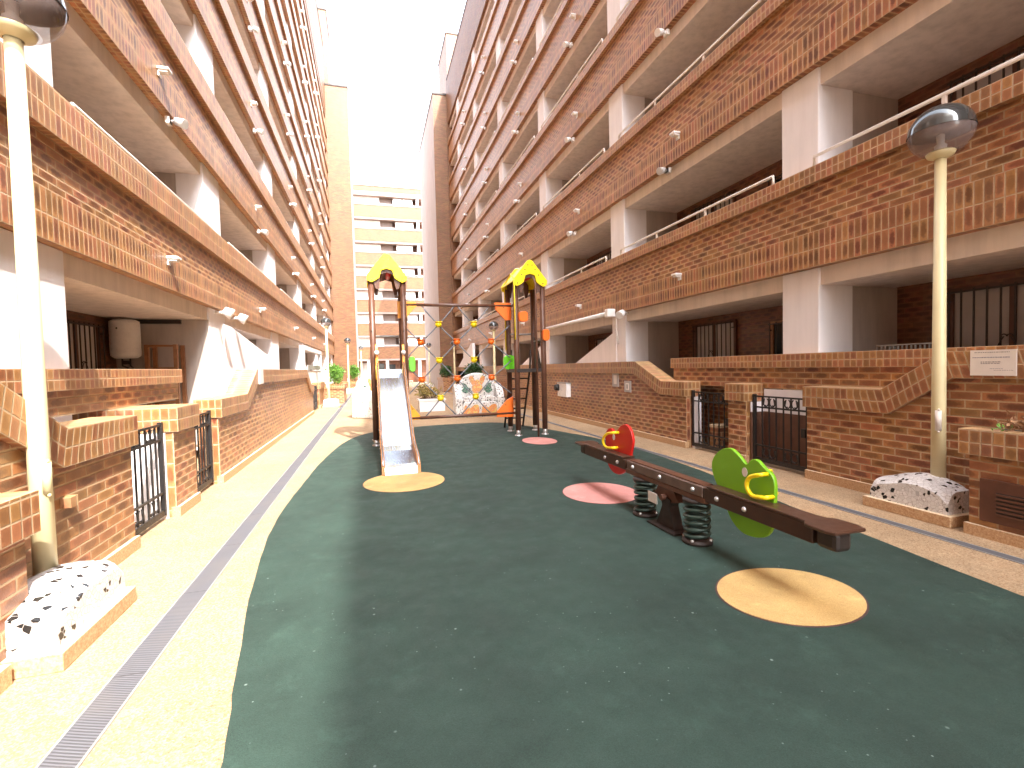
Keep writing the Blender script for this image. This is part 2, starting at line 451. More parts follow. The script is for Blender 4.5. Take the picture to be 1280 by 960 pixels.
edge = [(-0.45, -6), (-0.5, 0.4), (-.60, 1.6), (-.64, 2.19), (-.76, 2.93), (-.93, 4.18), (-1.02, 5.3), (-1.02, 6.34), (-.97, 7.6), (-.9, 8.89), (-.74, 10.5), (-.45, 11.95), (.1, 12.9),
        (1.13, 13.42), (2.2, 13.55), (3.3, 13.42), (3.9, 12.3), (4.33, 10.77), (4.62, 9.4), (4.70, 8.06), (4.64, 6.6), (4.48, 5.2), (4.30, 3.98), (4.18, 3.0), (4.06, 2.1), (3.95, .4), (3.9, -6)]
pl = []
for i in range(len(edge)-1):
    p, q = edge[i], edge[i+1]
    a = edge[max(i-1, 0)]; d = edge[min(i+2, len(edge)-1)]
    for k in range(6):
        t = k/6
        pl.append(tuple(.5*((2*p[j])+(q[j]-a[j])*t+(2*a[j]-5*p[j]+4*q[j]-d[j])*t*t+(3*p[j]-a[j]-3*q[j]+d[j])*t**3) for j in (0, 1)))
pl.append(edge[-1])
pl = [(x+random.uniform(-.006, .006), y+random.uniform(-.006, .006)) for x, y in pl]
g = MB(); g.prism(pl, 'z', -.02, .012)
o = g.build('rubber_ground', M_RUB); o['kind'] = 'structure'

def disc(name, cx, cy, rx, ry, m):
    b = MB(); b.prism(ell(cx, cy, rx+.012, ry+.012, 48), 'z', .008, .0145, 1); b.prism(ell(cx, cy, rx, ry, 48), 'z', .009, .018, 0)
    o = b.build(name, [m, M_RIM]); o['kind'] = 'structure'
disc('yellow_ground_circle', 2.665, 2.58, .475, .40, M_YEL)
disc('pink_ground_circle', 2.67, 5.40, .45, .50, M_PINK)
disc('yellow_ground_circle', .40, 6.95, .56, .60, M_YEL)
disc('pink_ground_circle', 3.37, 9.62, .35, .50, M_PINK)

for x0, x1, lab in ((-1.365, -1.215, 'wide grey slotted drain grate along the sunlit path'), (4.715, 4.805, 'narrow grey drain grate along the shaded path behind the seesaw')):
    b = MB(); b.box(x0, x1, -6, 33, -.02, .006)
    b.box(x0-.012, x0, -6, 33, -.02, .0075, 1); b.box(x1, x1+.012, -6, 33, -.02, .0075, 1)
    tag(b.build('drain_grate', [M_GRATE, M_GREY]), lab, 'drain')

# ------------------------------------------------------------------ the two long blocks of flats
S0, SH = 2.86, 2.70
def facade(name, label, U, sg, v0, v1, pillars, nst, run_top, cop_top, Mc, par0, par1, lights, depth=1.6, rail=.135):
    X = lambda d: U + sg*d
    root = thing(name, label, 'apartment building', (X(1.0), (v0+v1)/2, 0))
    def band(b, d0, d1, z0, z1, mi, topmi=None, origin=None):
        n0 = len(b.uv); b.box(X(d0), X(d1), v0, v1, z0, z1, mi)
        for i in range(n0, n0+4): b.uv[i] = [(u_, v_-z0) for u_, v_ in b.uv[i]]
        if topmi is not None: b.mi[n0+5] = topmi
        # undersides and tops run lengthways
        for i in (n0+4, n0+5): b.uv[i] = [(v_, u_) for u_, v_ in b.uv[i]]
    b = MB()
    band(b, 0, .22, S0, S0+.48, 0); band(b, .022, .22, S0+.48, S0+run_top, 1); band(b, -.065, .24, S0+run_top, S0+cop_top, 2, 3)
    p0 = b.build('balcony_parapet', [M_SOL, M_RUN, Mc, M_COPT], root)
    b = MB(); b.box(X(.14), X(depth+.1), v0, v1, S0-.24, S0+.10, 0); b.mi[4] = 1
    s0 = b.build('floor_slab', [M_BEAM, M_SOFF], root)
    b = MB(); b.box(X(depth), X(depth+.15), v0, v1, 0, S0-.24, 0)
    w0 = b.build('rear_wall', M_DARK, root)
    b = MB()
    zr = S0+cop_top+rail
    for i in range(len(pillars)-1):
        a, c = pillars[i][1]+.04, pillars[i+1][0]-.04
        b.tube([(X(-.02), a, S0+cop_top-.01), (X(-.02), a, zr), (X(-.02), c, zr), (X(-.02), c, S0+cop_top-.01)], .023, 8)
        n = max(2, int((c-a)/1.45))
        for k in range(1, n): 
            y = a+(c-a)*k/n; b.box(X(-.035), X(-.005), y-.02, y+.02, S0+cop_top-.01, zr-.005)
    r0_ = b.build('handrail', M_RAIL, root)
    pil = []
    for (a, c, dep) in pillars:
        b = MB(); b.box(X(.10), X(.10+dep), a, c, .16, S0-.003)
        pil.append(b.build('pillar', M_WHITE, root, bevel=.012))
    par = []
    for (a, c, dep) in pillars:
        if a < 0 or a > 30: continue
        b = MB(); b.box(X(.10+dep+.002), X(depth-.002), a+.02, a+.14, .16, S0-.245)
        par.append(b.build('partition', M_PART, root))
    wins = []
    for i in range(len(pillars)-1):
        a, c = pillars[i][1], pillars[i+1][0]
        if c < 3 or a > 24: continue
        for kind in (0, 1):
            b = MB(); gr = MB(); pn = MB()
            if kind == 0: y0, y1, z0, z1 = c-1.95, c-.72, .85, 2.42
            else: y0, y1, z0, z1 = a+.75, a+1.65, .16, 2.28
            f = .06
            xs = (X(depth-.05), X(depth-.004))
            b.box(*xs, y0-f, y0, z0-f, z1+f); b.box(*xs, y1, y1+f, z0-f, z1+f); b.box(*xs, y0, y1, z1, z1+f); b.box(*xs, y0, y1, z0-f, z0)
            if kind == 0: b.box(*xs, (y0+y1)/2-.03, (y0+y1)/2+.03, z0, z1)
            pn.box(X(depth-.02), X(depth-.005), y0, y1, z0, z1)
            n = 9 if kind == 0 else 6
            for k in range(n+1):
                y = y0+(y1-y0)*k/n; gr.box(X(depth-.135), X(depth-.12), y-.009, y+.009, z0-.03, z1+.03)
            for z in (z0, z1): gr.box(X(depth-.137), X(depth-.118), y0-.04, y1+.04, z-.012, z+.012)
            ym, zm = (y0+y1)/2, z0+(z1-z0)*.5                       # wrought heart in the middle of the grille
            for s_ in (-1, 1):
                pts = [(X(depth-.14), ym+s_*(.0+.10*math.sin(t*math.pi*.9)), zm-.24+.42*t) for t in [k/8 for k in range(9)]]
                pts += [(X(depth-.14), ym+s_*(.03+.03*math.cos(t)), zm+.18+.03*math.sin(t)) for t in [k*math.pi/4 for k in range(5)]]
                gr.tube(pts, .007, 6)
            for y in (y0-.03, y1+.03):
                gr.box(X(depth-.12), X(depth-.05), y-.01, y+.01, z0+.1, z0+.12); gr.box(X(depth-.12), X(depth-.05), y-.01, y+.01, z1-.12, z1-.1)
            w = b.build('window' if kind == 0 else 'door', M_WOOD if kind else M_BROWNMET, root)
            pn.build('pane', M_CURT if kind == 0 else M_DGLASS, w); gr.build('grille', M_IRON, w)
            wins.append(w)
    for k in range(1, nst):
        dz = (0, 0, SH*k)
        for o in [p0, s0, w0, r0_] + pil + (par if k < 5 else []): dup(o, dz)
        if k < 3:
            for o in wins: dup(o, dz)
    dup(s0, (0, 0, SH*nst)); 
    for o in pil: dup(o, (0, 0, SH*nst))
    dup(w0, (0, 0, SH*nst))
    zt = S0+SH*nst                                                  # solid roof parapet
    b = MB(); b.box(X(0), X(.25), v0, v1, par0, par1, 0); b.box(X(-.03), X(.28), v0, v1, par1, par1+.07, 1)
    if par0 > zt+.1: b.box(X(.02), X(.25), v0, v1, zt-.02, par0, 0)
    for k in range(int((v1+2)/2.4)):
        y = .5+2.4*k; b.box(X(-.004), X(.02), y, y+.10, par0+(par1-par0)*.45, par0+(par1-par0)*.45+.45, 2)
    b.build('roof_parapet', [M_TAN, M_BARK, M_BROWNMET], root)
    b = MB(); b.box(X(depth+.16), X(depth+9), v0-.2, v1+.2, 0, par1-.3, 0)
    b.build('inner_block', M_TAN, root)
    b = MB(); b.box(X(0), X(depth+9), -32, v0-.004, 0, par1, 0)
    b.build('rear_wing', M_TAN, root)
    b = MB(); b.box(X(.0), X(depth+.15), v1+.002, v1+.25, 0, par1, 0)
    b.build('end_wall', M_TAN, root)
    # small downlight sconces and floodlights along the parapets
    b = MB(); b.box(X(-.15), X(.0), -.075, .075, .43, .47, 0); b.box(X(-.13), X(0), -.055, .055, .40, .43, 0); b.box(X(-.02), X(0), -.05, .05, .34, .40, 0)
    sc = b.build('wall_light', M_LAV, root, bevel=.008)
    b = MB(); b.tube([(X(.0), 0, -.10), (X(-.10), 0, -.10)], .022, 8, 0); b.tube([(X(-.06), 0, -.09), (X(-.20), -.03, -.14)], [.055, .075], 12, 0); b.box(X(.06), X(.0), -.06, .06, -.15, -.05, 0)
    fl = b.build('floodlight', M_LAV, root)
    for k in range(nst):
        for j, y in enumerate(lights):
            z = S0+SH*k
            if k == 0 and j == 0: sc.location += Vector((0, y, z)); fl.location += Vector((0, y+.38, z+SH))
            else:
                c = dup(sc); c.location = sc.location + Vector((0, y-lights[0], SH*k))
                if k > 0:
                    c = dup(fl); c.location = fl.location + Vector((0, y-lights[0], SH*(k-1)))
    return root, X

PR = [(-5.4, -4.8, .62), (-.05, .52, .62), (5.24, 5.85, .62), (10.5, 11.17, .62), (15.75, 16.4, .62), (21.15, 21.8, .62), (26.4, 27.0, .62), (31.4, 32.0, .62)]
RB, XR = facade('apartment_building', 'long brick apartment block in shade, rising behind the seesaw and the paper notice', 5.85, 1, -6, 35, PR, 6, 1.11, 1.33, M_COPS, 19.06, 22.1,
                [8.2, 12.85, 18.2, 23.6, 28.8])
M_COPL = brick('brick_coping_tall', .083, .21, .012, 0, (.42, .19, .072), (.21, .075, .028), BM, .55)
PL = [(-5.6, -4.6, .45), (-.6, .4, .45), (4.9, 5.9, .45), (10.4, 11.41, .45), (16.4, 17.5, .45), (22.6, 23.7, .45), (28.7, 29.8, .45), (34.6, 35.7, .45), (39.8, 40.6, .45)]
LB, XL = facade('apartment_building', 'long sunlit brick apartment block with glaring white pillars and the water heater', -2.80, -1, -6, 41.5, PL, 7, .99, 1.42, M_COPL, 22.2, 27.2,
                [8.25, 14.35, 20.4, 26.5, 32.5], rail=.045)

# stair towers at the ends of the blocks
M_TOWS = stucco('tower_render', (.52, .46, .44), .15)
def tower(label, x0, x1, y0, y1, z1, extra):
    t = thing('stair_tower', label, 'tower', ((x0+x1)/2, (y0+y1)/2, 0))
    b = MB(); b.box(x0, x1, y0, y1, 0, z1); b.mi[0 if x0 > 0 else 1] = 1; b.build('shaft', [M_TAN, M_TOWS], t)
    b = MB(); b.box(x0-.05, x1+.05, y0-.05, y1+.05, z1, z1+.12); b.build('coping', M_BARK, t)
    if extra:
        a = extra; b = MB(); b.box(*a); b.build('roof_house', M_TAN, t)
        b = MB(); b.box(a[0]-.05, a[1]+.05, a[2]-.05, a[3]+.05, a[5], a[5]+.12); b.build('roof_edge', M_BARK, t)
tower('taller tan brick stair tower, fully sunlit, closing the end of the sunlit block', -6.0, -1.08, 41.8, 47.5, 24.4, (-6, -2.62, 43.5, 47, 24.53, 31.4))
tower('tan brick stair tower half in shadow, closing the end of the shaded block', 4.87, 9.0, 35.3, 45, 21.2, (6.75, 9.0, 40, 44.5, 21.33, 28.8))

# far block closing the court
FY = 58.0
M_PINK2 = stucco('pinkish_render', (.30, .235, .21), .1)
t = thing('apartment_building', 'far cross block of banded tan balconies closing the end of the court', 'apartment building', (2.5, FY, 0))
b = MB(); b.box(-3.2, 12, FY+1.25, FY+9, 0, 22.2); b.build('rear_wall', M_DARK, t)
b = MB(); b.box(-3.2, 7.2, FY, FY+.2, S0+.0, S0+1.35, 0); b.box(-3.2, 7.2, FY-.04, FY+.22, S0+1.35, S0+1.42, 1)
pa = b.build('balcony_parapet', [M_TAN, M_PINK2], t)
b = MB(); b.box(-3.2, 7.2, FY+.03, FY+1.3, S0-.22, S0+.1); sl = b.build('floor_slab', M_PINK2, t)
b = MB(); b.box(-3.2, 1.55, FY+.62, FY+.7, S0+.1, S0+SH-.24); wl = b.build('white_screen', M_WHITE, t)
b = MB(); b.box(1.57, 2.95, FY+.9, FY+1.0, S0+.1, S0+SH-.24); dk = b.build('door', M_PINK2, t)
b = MB(); b.box(5.72, 6.0, FY+.1, FY+1.2, S0+.1, S0+SH-.24); pi = b.build('pillar', M_WHITE, t)
aw = []
for (x0, x1, h) in ((3.3, 4.2, 1.0), (4.3, 5.3, .85)):
    b = MB(); z = S0+2.42
    b.face([(x0, FY+.12, z-h), (x1, FY+.12, z-h-.08), (x1+.1, FY+.5, z), (x0-.05, FY+.5, z)]); b.face([(x0, FY+.14, z-h), (x0-.05, FY+.52, z), (x1+.1, FY+.52, z), (x1, FY+.14, z-h-.08)])
    aw.append(b.build('awning', M_WHITE, t))
b = MB(); b.tube([(-3.2, FY+.05, S0+1.55), (7.2, FY+.05, S0+1.55)], .03, 6); ra = b.build('handrail', M_WPAINT, t)
for k in range(1, 7):
    dz = (0, 0, SH*k)
    for o in [pa, sl, wl, dk, pi, ra]: dup(o, dz)
    if k % 2 == 0 or k > 2:
        for o in aw: dup(o, (random.uniform(-.2, .2), 0, SH*k))
    else: dup(aw[k % 2], (.1, 0, SH*k))
b = MB(); b.box(-3.2, 7.2, FY, FY+.2, S0+SH*7+.25, S0+SH*7+.80, 0); b.box(-3.2, 7.2, FY-.05, FY+.25, S0+SH*7+.80, S0+SH*7+.88, 1); b.box(-3.2, 7.2, FY+.03, FY+1.3, S0+SH*7-.25, S0+SH*7+.248, 1); b.build('roof_parapet', [M_TAN, M_PINK2], t)
for (x0, x1, z1, m, nm) in ((-1.2, .3, 2.4, M_CURT, 'door'), (.6, 1.5, 2.3, M_DGLASS, 'door'), (1.9, 2.8, 2.2, M_DGLASS, 'door'), (3.0, 4.2, 2.1, M_DOOR, 'door')):
    b = MB(); b.box(x0, x1, FY+1.17, FY+1.245, 0, z1); b.build(nm, m, t)
for x in (-.4, 1.7, 3.6, 5.4):
    b = MB(); b.box(x, x+.3, FY+.05, FY+.5, 0, S0-.225); b.build('pillar', M_WHITE, t)

# ------------------------------------------------------------------ low brick walls with profiled copings
CH = .27
def coping_strip(b, prof, xf, xb, ch, mi_face, mi_top):
    """soldier-brick coping following a (v, z) polyline; xf = court side, xb = back"""
    P = [Vector((0, v, z)) for v, z in prof]; n = len(P); B = []; s = [0]
    for i in range(n):
        if i: s.append(s[-1]+(P[i]-P[i-1]).length)
        t0 = (P[i]-P[i-1]).normalized() if i else (P[1]-P[0]).normalized()
        t1 = (P[i+1]-P[i]).normalized() if i < n-1 else t0
        n0 = Vector((0, t0.z, -t0.y)); n1 = Vector((0, t1.z, -t1.y)); m = (n0+n1).normalized()
        if i in (0, n-1): m = Vector((0, 0, -1)); L = ch
        else: L = ch/max(.3, m.dot(n0))
        B.append(P[i]+m*L)
    at = lambda p, x: (x, p.y, p.z)
    for i in range(n-1):
        T0, T1, B0, B1 = P[i], P[i+1], B[i], B[i+1]
        uvf = [(s[i], 0), (s[i+1], 0), (s[i+1], ch), (s[i], ch)]
        q = [at(B0, xf), at(B1, xf), at(T1, xf), at(T0, xf)]
        q2 = [at(B0, xb), at(B1, xb), at(T1, xb), at(T0, xb)]
        w = abs(xb-xf)
        top = [at(T0, xf), at(T1, xf), at(T1, xb), at(T0, xb)]; bot = [at(B0, xf), at(B1, xf), at(B1, xb), at(B0, xb)]
        uvt = [(s[i], 0), (s[i+1], 0), (s[i+1], w), (s[i], w)]
        if xf < xb:
            b.face(q[::-1], uvf[::-1], mi_face); b.face(q2, uvf, mi_face); b.face(top[::-1], uvt[::-1], mi_top); b.face(bot, uvt, mi_face)
        else:
            b.face(q, uvf, mi_face); b.face(q2[::-1], uvf[::-1], mi_face); b.face(top, uvt, mi_top); b.face(bot[::-1], uvt[::-1], mi_face)
    for i, fl in ((0, False), (n-1, True)):
        q = [at(B[i], xf), at(B[i], xb), at(P[i], xb), at(P[i], xf)]; w = abs(xb-xf)
        uv = [(0, 0), (w, 0), (w, ch), (0, ch)]
        if (xf < xb) == fl: q, uv = q[::-1], uv[::-1]
        b.face(q, uv, mi_face)
    return B

def low_wall(name, label, prof, U, sg, th=.26, ch=CH, skirt=True, Mface=None, cat='wall', z0=0, body=None):
    """brick wall on the line x=U (court side), sg=+1 wall lies towards +x"""
    Mface = Mface or M_COP
    v0, v1 = prof[0][0], prof[-1][0]
    t = thing(name, label, cat, (U+sg*th/2, (v0+v1)/2, 0))
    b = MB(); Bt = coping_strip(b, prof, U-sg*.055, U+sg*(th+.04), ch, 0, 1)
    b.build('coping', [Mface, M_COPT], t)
    b = MB(); lo_ = [(v0+.02, z0)] + [(p.y if 0 < i < len(Bt)-1 else (v0+.02 if i == 0 else v1-.02), p.z-.002) for i, p in enumerate(Bt)] + [(v1-.02, z0)]
    b.prism(lo_, 'x', U, U+sg*th); b.build('brickwork', body or M_RUN, t)
    if skirt:
        b = MB(); b.box(U-sg*.035, U+sg*.05, v0+.015, v1-.015, 0, .115, 0); b.mi[5] = 1
        b.build('skirting', [M_STONE, M_STONET], t)
    return t

HI, LO = 1.645, 1.235
UR, ULW = 5.60, -2.15
low_wall('garden_wall', 'shaded brick wall whose coping ramps up behind the lamp post to the notice', [(-6, HI), (3.47, HI), (4.10, LO), (5.13, LO)], UR, 1)
low_wall('gate_pier', 'short shaded brick pier between the two gates behind the seesaw', [(6.19, LO), (6.62, LO)], UR, 1, .42, cat='pier')
low_wall('garden_wall', 'long shaded brick wall with meter box and two plaques', [(7.68, LO), (8.43, LO), (9.42, HI), (33, HI)], UR, 1)
low_wall('garden_wall', 'sunlit brick wall beside the lamp with the cut off globe, coping ramping down', [(-6, HI), (3.45, HI), (4.20, LO), (5.26, LO)], ULW, -1)
low_wall('gate_pier', 'narrow sunlit brick pier between two black gates', [(6.22, LO), (6.93, LO)], ULW, -1, 1.5, cat='pier')
low_wall('garden_wall', 'long sunlit brick wall with a plaque where its coping has ramped up', [(7.88, LO), (9.42, LO), (10.25, HI+.02), (17.8, HI+.02), (18.9, 1.12), (19.7, 1.12)], ULW, -1)
low_wall('garden_wall', 'short distant sunlit brick wall between the farthest gates and the planters', [(22.0, 1.12), (24.2, 1.12)], ULW, -1)

# terrace walls behind
low_wall('terrace_wall', 'upper brick terrace wall above the two shaded gates, below the drying rack', [(-6, 1.685), (8.55, 1.685)], 5.91, 1, .16, .20, False, brick('brick_coping_mid', .083, .10, .010, 0, (.42, .19, .072), (.21, .075, .028), BM, .55), z0=1.16)
low_wall('terrace_wall', 'upper brick terrace wall just below the water heater', [(-6, 1.68), (8.35, 1.68)], -2.78, -1, .12, .20, False, brick('brick_coping_mid', .083, .10, .010, 0, (.42, .19, .072), (.21, .075, .028), BM, .55), z0=1.24)
# stairwell linings seen through the gates
b = MB(); b.box(6.30, 6.36, 4.9, 8.2, 0, 1.15); o = b.build('stairwell_wall', M_RUN); tag(o, 'shaded brick stairwell wall seen through the gates behind the seesaw', 'wall')
b = MB(); b.box(5.66, 5.90, 6.165, 6.188, .80, .955); b.box(5.66, 5.90, 6.165, 6.188, .05, .80, 1); b.box(5.905, 5.935, 5.16, 6.165, .80, 1.15); b.box(5.905, 5.935, 5.16, 6.165, .05, .80, 1)
for k in range(3): b.box(5.898, 5.905, 5.2+k*.32, 5.23+k*.32, .05, .80, 1)
o = b.build('cellar_door', [M_WHITE, M_DOOR]); tag(o, 'brown cellar door under a white lintel behind the gate closest to the notice', 'door')
b = MB(); b.box(5.70, 5.85, 7.60, 7.672, 0, .955); o = b.build('white_post', M_WHITE); tag(o, 'white post at the far edge of the gate next to the long shaded wall', 'post')
b = MB(); b.box(5.88, 6.28, 7.2, 7.4, 0, .42); b.box(5.86, 6.29, 7.18, 7.42, .42, .46, 1); o = b.build('brick_step', [M_RUN, M_STONET]); tag(o, 'brick step with pale tread glimpsed through the gate next to the long shaded wall', 'step')
b = MB(); b.box(-2.22, -3.6, 6.19, 6.216, 0, .955); o = b.build('pier_render', M_WHITE); tag(o, 'white rendered side of the narrow pier seen through the first sunlit gate', 'wall')
b = MB(); b.box(-2.70, -2.79, 4.9, 8.4, 0, .97); o = b.build('stairwell_wall', M_WHITE); tag(o, 'bright white stairwell wall seen through the sunlit gates', 'wall')

# ------------------------------------------------------------------ wrought iron gates
def scroll(b, c, r, s_, w):
    x, y, z = c
    pts = [(x, y+s_*(r*math.cos(a))*.8*w, z+r*math.sin(a)*(1.0)) for a in [math.pi*.65+k*math.pi*1.7/10 for k in range(11)]]
    pts += [(x, y+s_*(r*.45*math.cos(a)+r*.2)*w, z-r*.35+r*.4*math.sin(a)) for a in [math.pi*.3-k*math.pi*1.2/6 for k in range(1, 6)]]
    b.tube(pts, .0085, 6)
def gate(label, v0, v1, U, sg, zt=1.06):
    x = U+sg*.10
    t = thing('iron_gate', label, 'gate', (x, (v0+v1)/2, 0))
    b = MB()
    for y in (v0+.03, v1-.03): b.box(x-.022, x+.022, y-.022, y+.022, .05, zt+.02)
    for z in (zt-.01, zt-.175, .30, .10): b.box(x-.012, x+.012, v0+.05, v1-.05, z-.012, z+.012)
    b.box(x-.015, x+.015, v0+.05, v1-.05, .05, .088)
    b.build('frame', M_BLACK, t)
    n = 7
    ys = [v0+.05+(v1-v0-.1)*k/n for k in range(1, n)]
    for y in ys:
        b = MB(); b.box(x-.008, x+.008, y-.008, y+.008, .1, zt-.01); b.build('bar', M_BLACK, t)
    for y in (ys[1], ys[4]):
        for z, h in ((zt-.095, .065), (.20, .07)):
            for s_ in (-1, 1):
                b = MB(); scroll(b, (x, y+s_*.062, z), h, s_, 1); b.build('scroll', M_BLACK, t)
    b = MB(); y = v0+.03 if sg > 0 else v1-.03
    b.box(x-.035, x+.035, v0+.055, v0+.12, .52, .64); b.build('lock_box', M_BLACK, t)
gate('black scrolled iron gate in front of a brown cellar door', 5.15, 6.17, UR, 1)
gate('black scrolled iron gate beside a white post, showing brick and a ledge behind', 6.63, 7.66, UR, 1)
gate('black scrolled iron gate of the sunlit wall, nearer to the big lamp', 5.26, 6.20, ULW, -1)
gate('black scrolled iron gate of the sunlit side, between narrow pier and ramped wall', 6.95, 7.86, ULW, -1)
gate('small distant black iron gate at the end of the long sunlit wall', 19.75, 20.6, ULW, -1, 1.0)
gate('most distant black iron gate, just before the first shrub planter', 21.1, 21.95, ULW, -1, 1.0)
# ------------------------------------------------------------------ lamp posts
def lamp(label, x, y, base=None, group=None, hatch=1, H=3.56, rb=.062, tag_=None):
    t = thing('street_lamp', label, 'street lamp', (x, y, 0), group)
    zb = .30
    b = MB(); b.tube([(x, y, .05), (x, y, zb+.9), (x, y, H)], [rb, rb*.93, rb*.74], 20); b.build('pole', M_POLE, t)
    b = MB(); b.lathe([(.05, H-.03), (.105, H+.0), (.118, H+.03), (.10, H+.045), (.0, H+.052)], (x, y, 0), 24); b.build('collar', M_POLE, t)
    rg = .262 if group is None else .215; zc = H+.235*rg/.262
    f = lambda th: (rg*math.sin(th), zc - .94*rg*math.cos(th))
    b = MB(); b.lathe([f(math.pi*(.17+.33*k/8)) for k in range(9)], (x, y, 0), 32); b.build('globe', M_GLOBE, t)
    b = MB(); b.lathe([f(math.pi*(.5+.5*k/10)) for k in range(11)], (x, y, 0), 32); b.lathe([f(math.pi*(.5+.5*k/10)) if k else (rg+.004, zc-.01) for k in range(2)], (x, y, 0), 32); b.build('reflector_cap', M_CAP, t)
    b = MB(); b.lathe([(.045, H+.04), (.05, H+.1), (.03, H+.12), (.034, H+.20), (.0, H+.215)], (x, y, 0), 16); b.build('bulb', M_LAV, t)
    hx = x - hatch*rb*.55
    b = MB(); n = 6
    b.tube([(hx-hatch*.018, y-.03, .86), (hx-hatch*.018, y-.03, 1.06)], .026, 12); 
    for z in (.85, 1.07): b.sphere((hx-hatch*.035, y-.045, z), .011, 8, 6)
    b.build('service_hatch', M_POLE if hatch < 0 else M_RAIL, t)
    # mosaic covered foot on a stone plinth:  base=(x0,x1,y0,y1)
    x0, x1, y0, y1 = base
    b = MB(); b.box(x0, x1, y0, y1, 0, .105, 0); b.mi[5] = 1; b.build('plinth', [M_STONE, M_STONET], t, bevel=.006)
    b = MB(); nx, ny = 14, 18; i0 = len(b.v)
    ins = .045; px = x; 
    for j in range(ny+1):
        for i in range(nx+1):
            u = i/nx; v = j/ny
            X_ = x0+ins+(x1-x0-2*ins)*u; Y_ = y0+ins+(y1-y0-2*ins)*v
            du = (X_-px)/max(x1-px, px-x0); dv = (Y_-y)/((y1-y0)/2)
            r = (abs(du)**2.4+abs(dv)**2.4)**(1/2.4)
            e_ = min(u, 1-u, v, 1-v)
            rc = ((abs(2*u-1)*.97)**4+(abs(2*v-1)*.97)**4)**.25
            z = .105 + .11 + .135*(max(0, 1-rc**3.2)**.5) + .055*max(0, 1-r**2) + .012*math.sin(9*X_+4*Y_) + .01*math.sin(13*Y_)
            if e_ < 1e-6: z = .10
            elif min(u, 1-u) < 1.01/nx and min(v, 1-v) < 1.01/ny: z -= .02
            b.v.append(Vector((X_ if e_ > 1e-6 else X_, Y_, z)))
    # pull the first inner ring outwards so that the sides stand nearly upright
    for j in range(ny+1):
        for i in range(nx+1):
            k = i0+j*(nx+1)+i; p = b.v[k]
            if i in (1, nx-1): p.x += (-1 if i == 1 else 1)*(x1-x0-2*ins)/nx*.86
            if j in (1, ny-1): p.y += (-1 if j == 1 else 1)*(y1-y0-2*ins)/ny*.86
    for j in range(ny):
        for i in range(nx):
            a = i0+j*(nx+1)+i; b.f.append((a, a+1, a+nx+2, a+nx+1)); b.uv.append([(0, 0)]*4); b.mi.append(0); b.sm.append(False)
    b.build('mosaic_foot', M_MOS, t)
    return t
lamp('tall cream globe lamp standing beside the paper notice and the vented planter', 5.44, 3.44, (5.09, 5.58, 3.12, 3.95), hatch=1)
lamp('tall cream globe lamp beside the low sunlit planter, its globe cut by the photo edge', -2.07, 3.82, (-2.14, -1.66, 3.16, 4.02), hatch=-1, H=3.74)
lamp('cream globe lamp just in front of the larger bright green shrub', -1.80, 22.3, (-2.05, -1.35, 21.9, 22.8), 'distant lamps', H=3.5)
lamp('cream globe lamp between the two bright green shrubs', -1.46, 34.2, (-1.8, -1.1, 33.7, 34.8), 'distant lamps', H=3.4)
lamp('farthest cream globe lamp of the sunlit row, just outside the slide tower', -.82, 45.3, (-1.2, -.5, 44.9, 45.8), 'distant lamps', H=3.4)
lamp('cream globe lamp behind the right half of the climbing net and the mosaic bench', 5.16, 20.4, (4.95, 5.55, 20.0, 20.8), 'distant lamps', H=3.18)
lamp('cream globe lamp seen through the middle of the climbing net', 5.14, 30.8, (4.95, 5.55, 30.4, 31.2), 'distant lamps', H=2.95)
lamp('small far globe lamp seen through the net edge beside the slide', 4.55, 39.6, (4.2, 4.86, 39.2, 40.0), 'distant lamps', H=3.3)

# ------------------------------------------------------------------ playground climber
T = thing('playground_climber', 'two tower playground climber with steel slide and net of yellow and orange balls', 'climbing frame', (1.9, 10.9, 0))
def post(x, y, h):
    b = MB(); b.tube([(x, y, .14), (x, y, h)], .062, 16); p = b.build('post', M_POST, T)
    b = MB(); b.tube([(x, y, .01), (x, y, .15)], .05, 12); b.lathe([(.085, .012), (.085, .03), (.05, .035)], (x, y, 0), 16); b.build('post_foot', M_ZINC, p)
    for z in (.35, 1.2, 2.4):
        b = MB(); b.sphere((x-.02, y-.06, z), .013, 8, 6); b.build('bolt', M_BARK, p)
LT = [(.055, 10.48), (.70, 10.48), (.055, 11.32), (.70, 11.32)]
RT = [(3.20, 10.57), (3.83, 10.52), (3.25, 11.40), (3.86, 11.30)]
for x, y in LT + RT: post(x, y, 3.46)
def gable(xc, y, hw, spots):
    # arched gable panel with rounded feet
    zt = 4.0
    o = [(xc-hw-.075, 3.44), (xc-hw-.085, 3.54), (xc-.06, zt-.02), (xc, zt), (xc+.06, zt-.02), (xc+hw+.085, 3.54), (xc+hw+.075, 3.44), (xc+hw-.01, 3.40), (xc+hw-.09, 3.44)]
    ins = [(xc+hw-.17, 3.50), (xc+.11, 3.65), (xc, 3.685), (xc-.11, 3.65), (xc-hw+.17, 3.50), (xc-hw+.09, 3.44), (xc-hw+.01, 3.40)]
    b = MB(); b.prism(o+ins, 'y', y-.022, y+.022); g_ = b.build('roof_gable', M_YELLOW, T, bevel=.006)
    for dx, dz in [(-hw+.02, 3.47), (hw-.02, 3.47), (-.05, 3.88), (.05, 3.88)] + ([(-.12, 3.78), (.12, 3.78), (-.2, 3.66), (.2, 3.66)] if spots else []):
        b = MB(); b.tube([(xc+dx, y-.026, dz), (xc+dx, y-.02, dz)], .014, 8); b.build('bolt', M_BARK, g_)
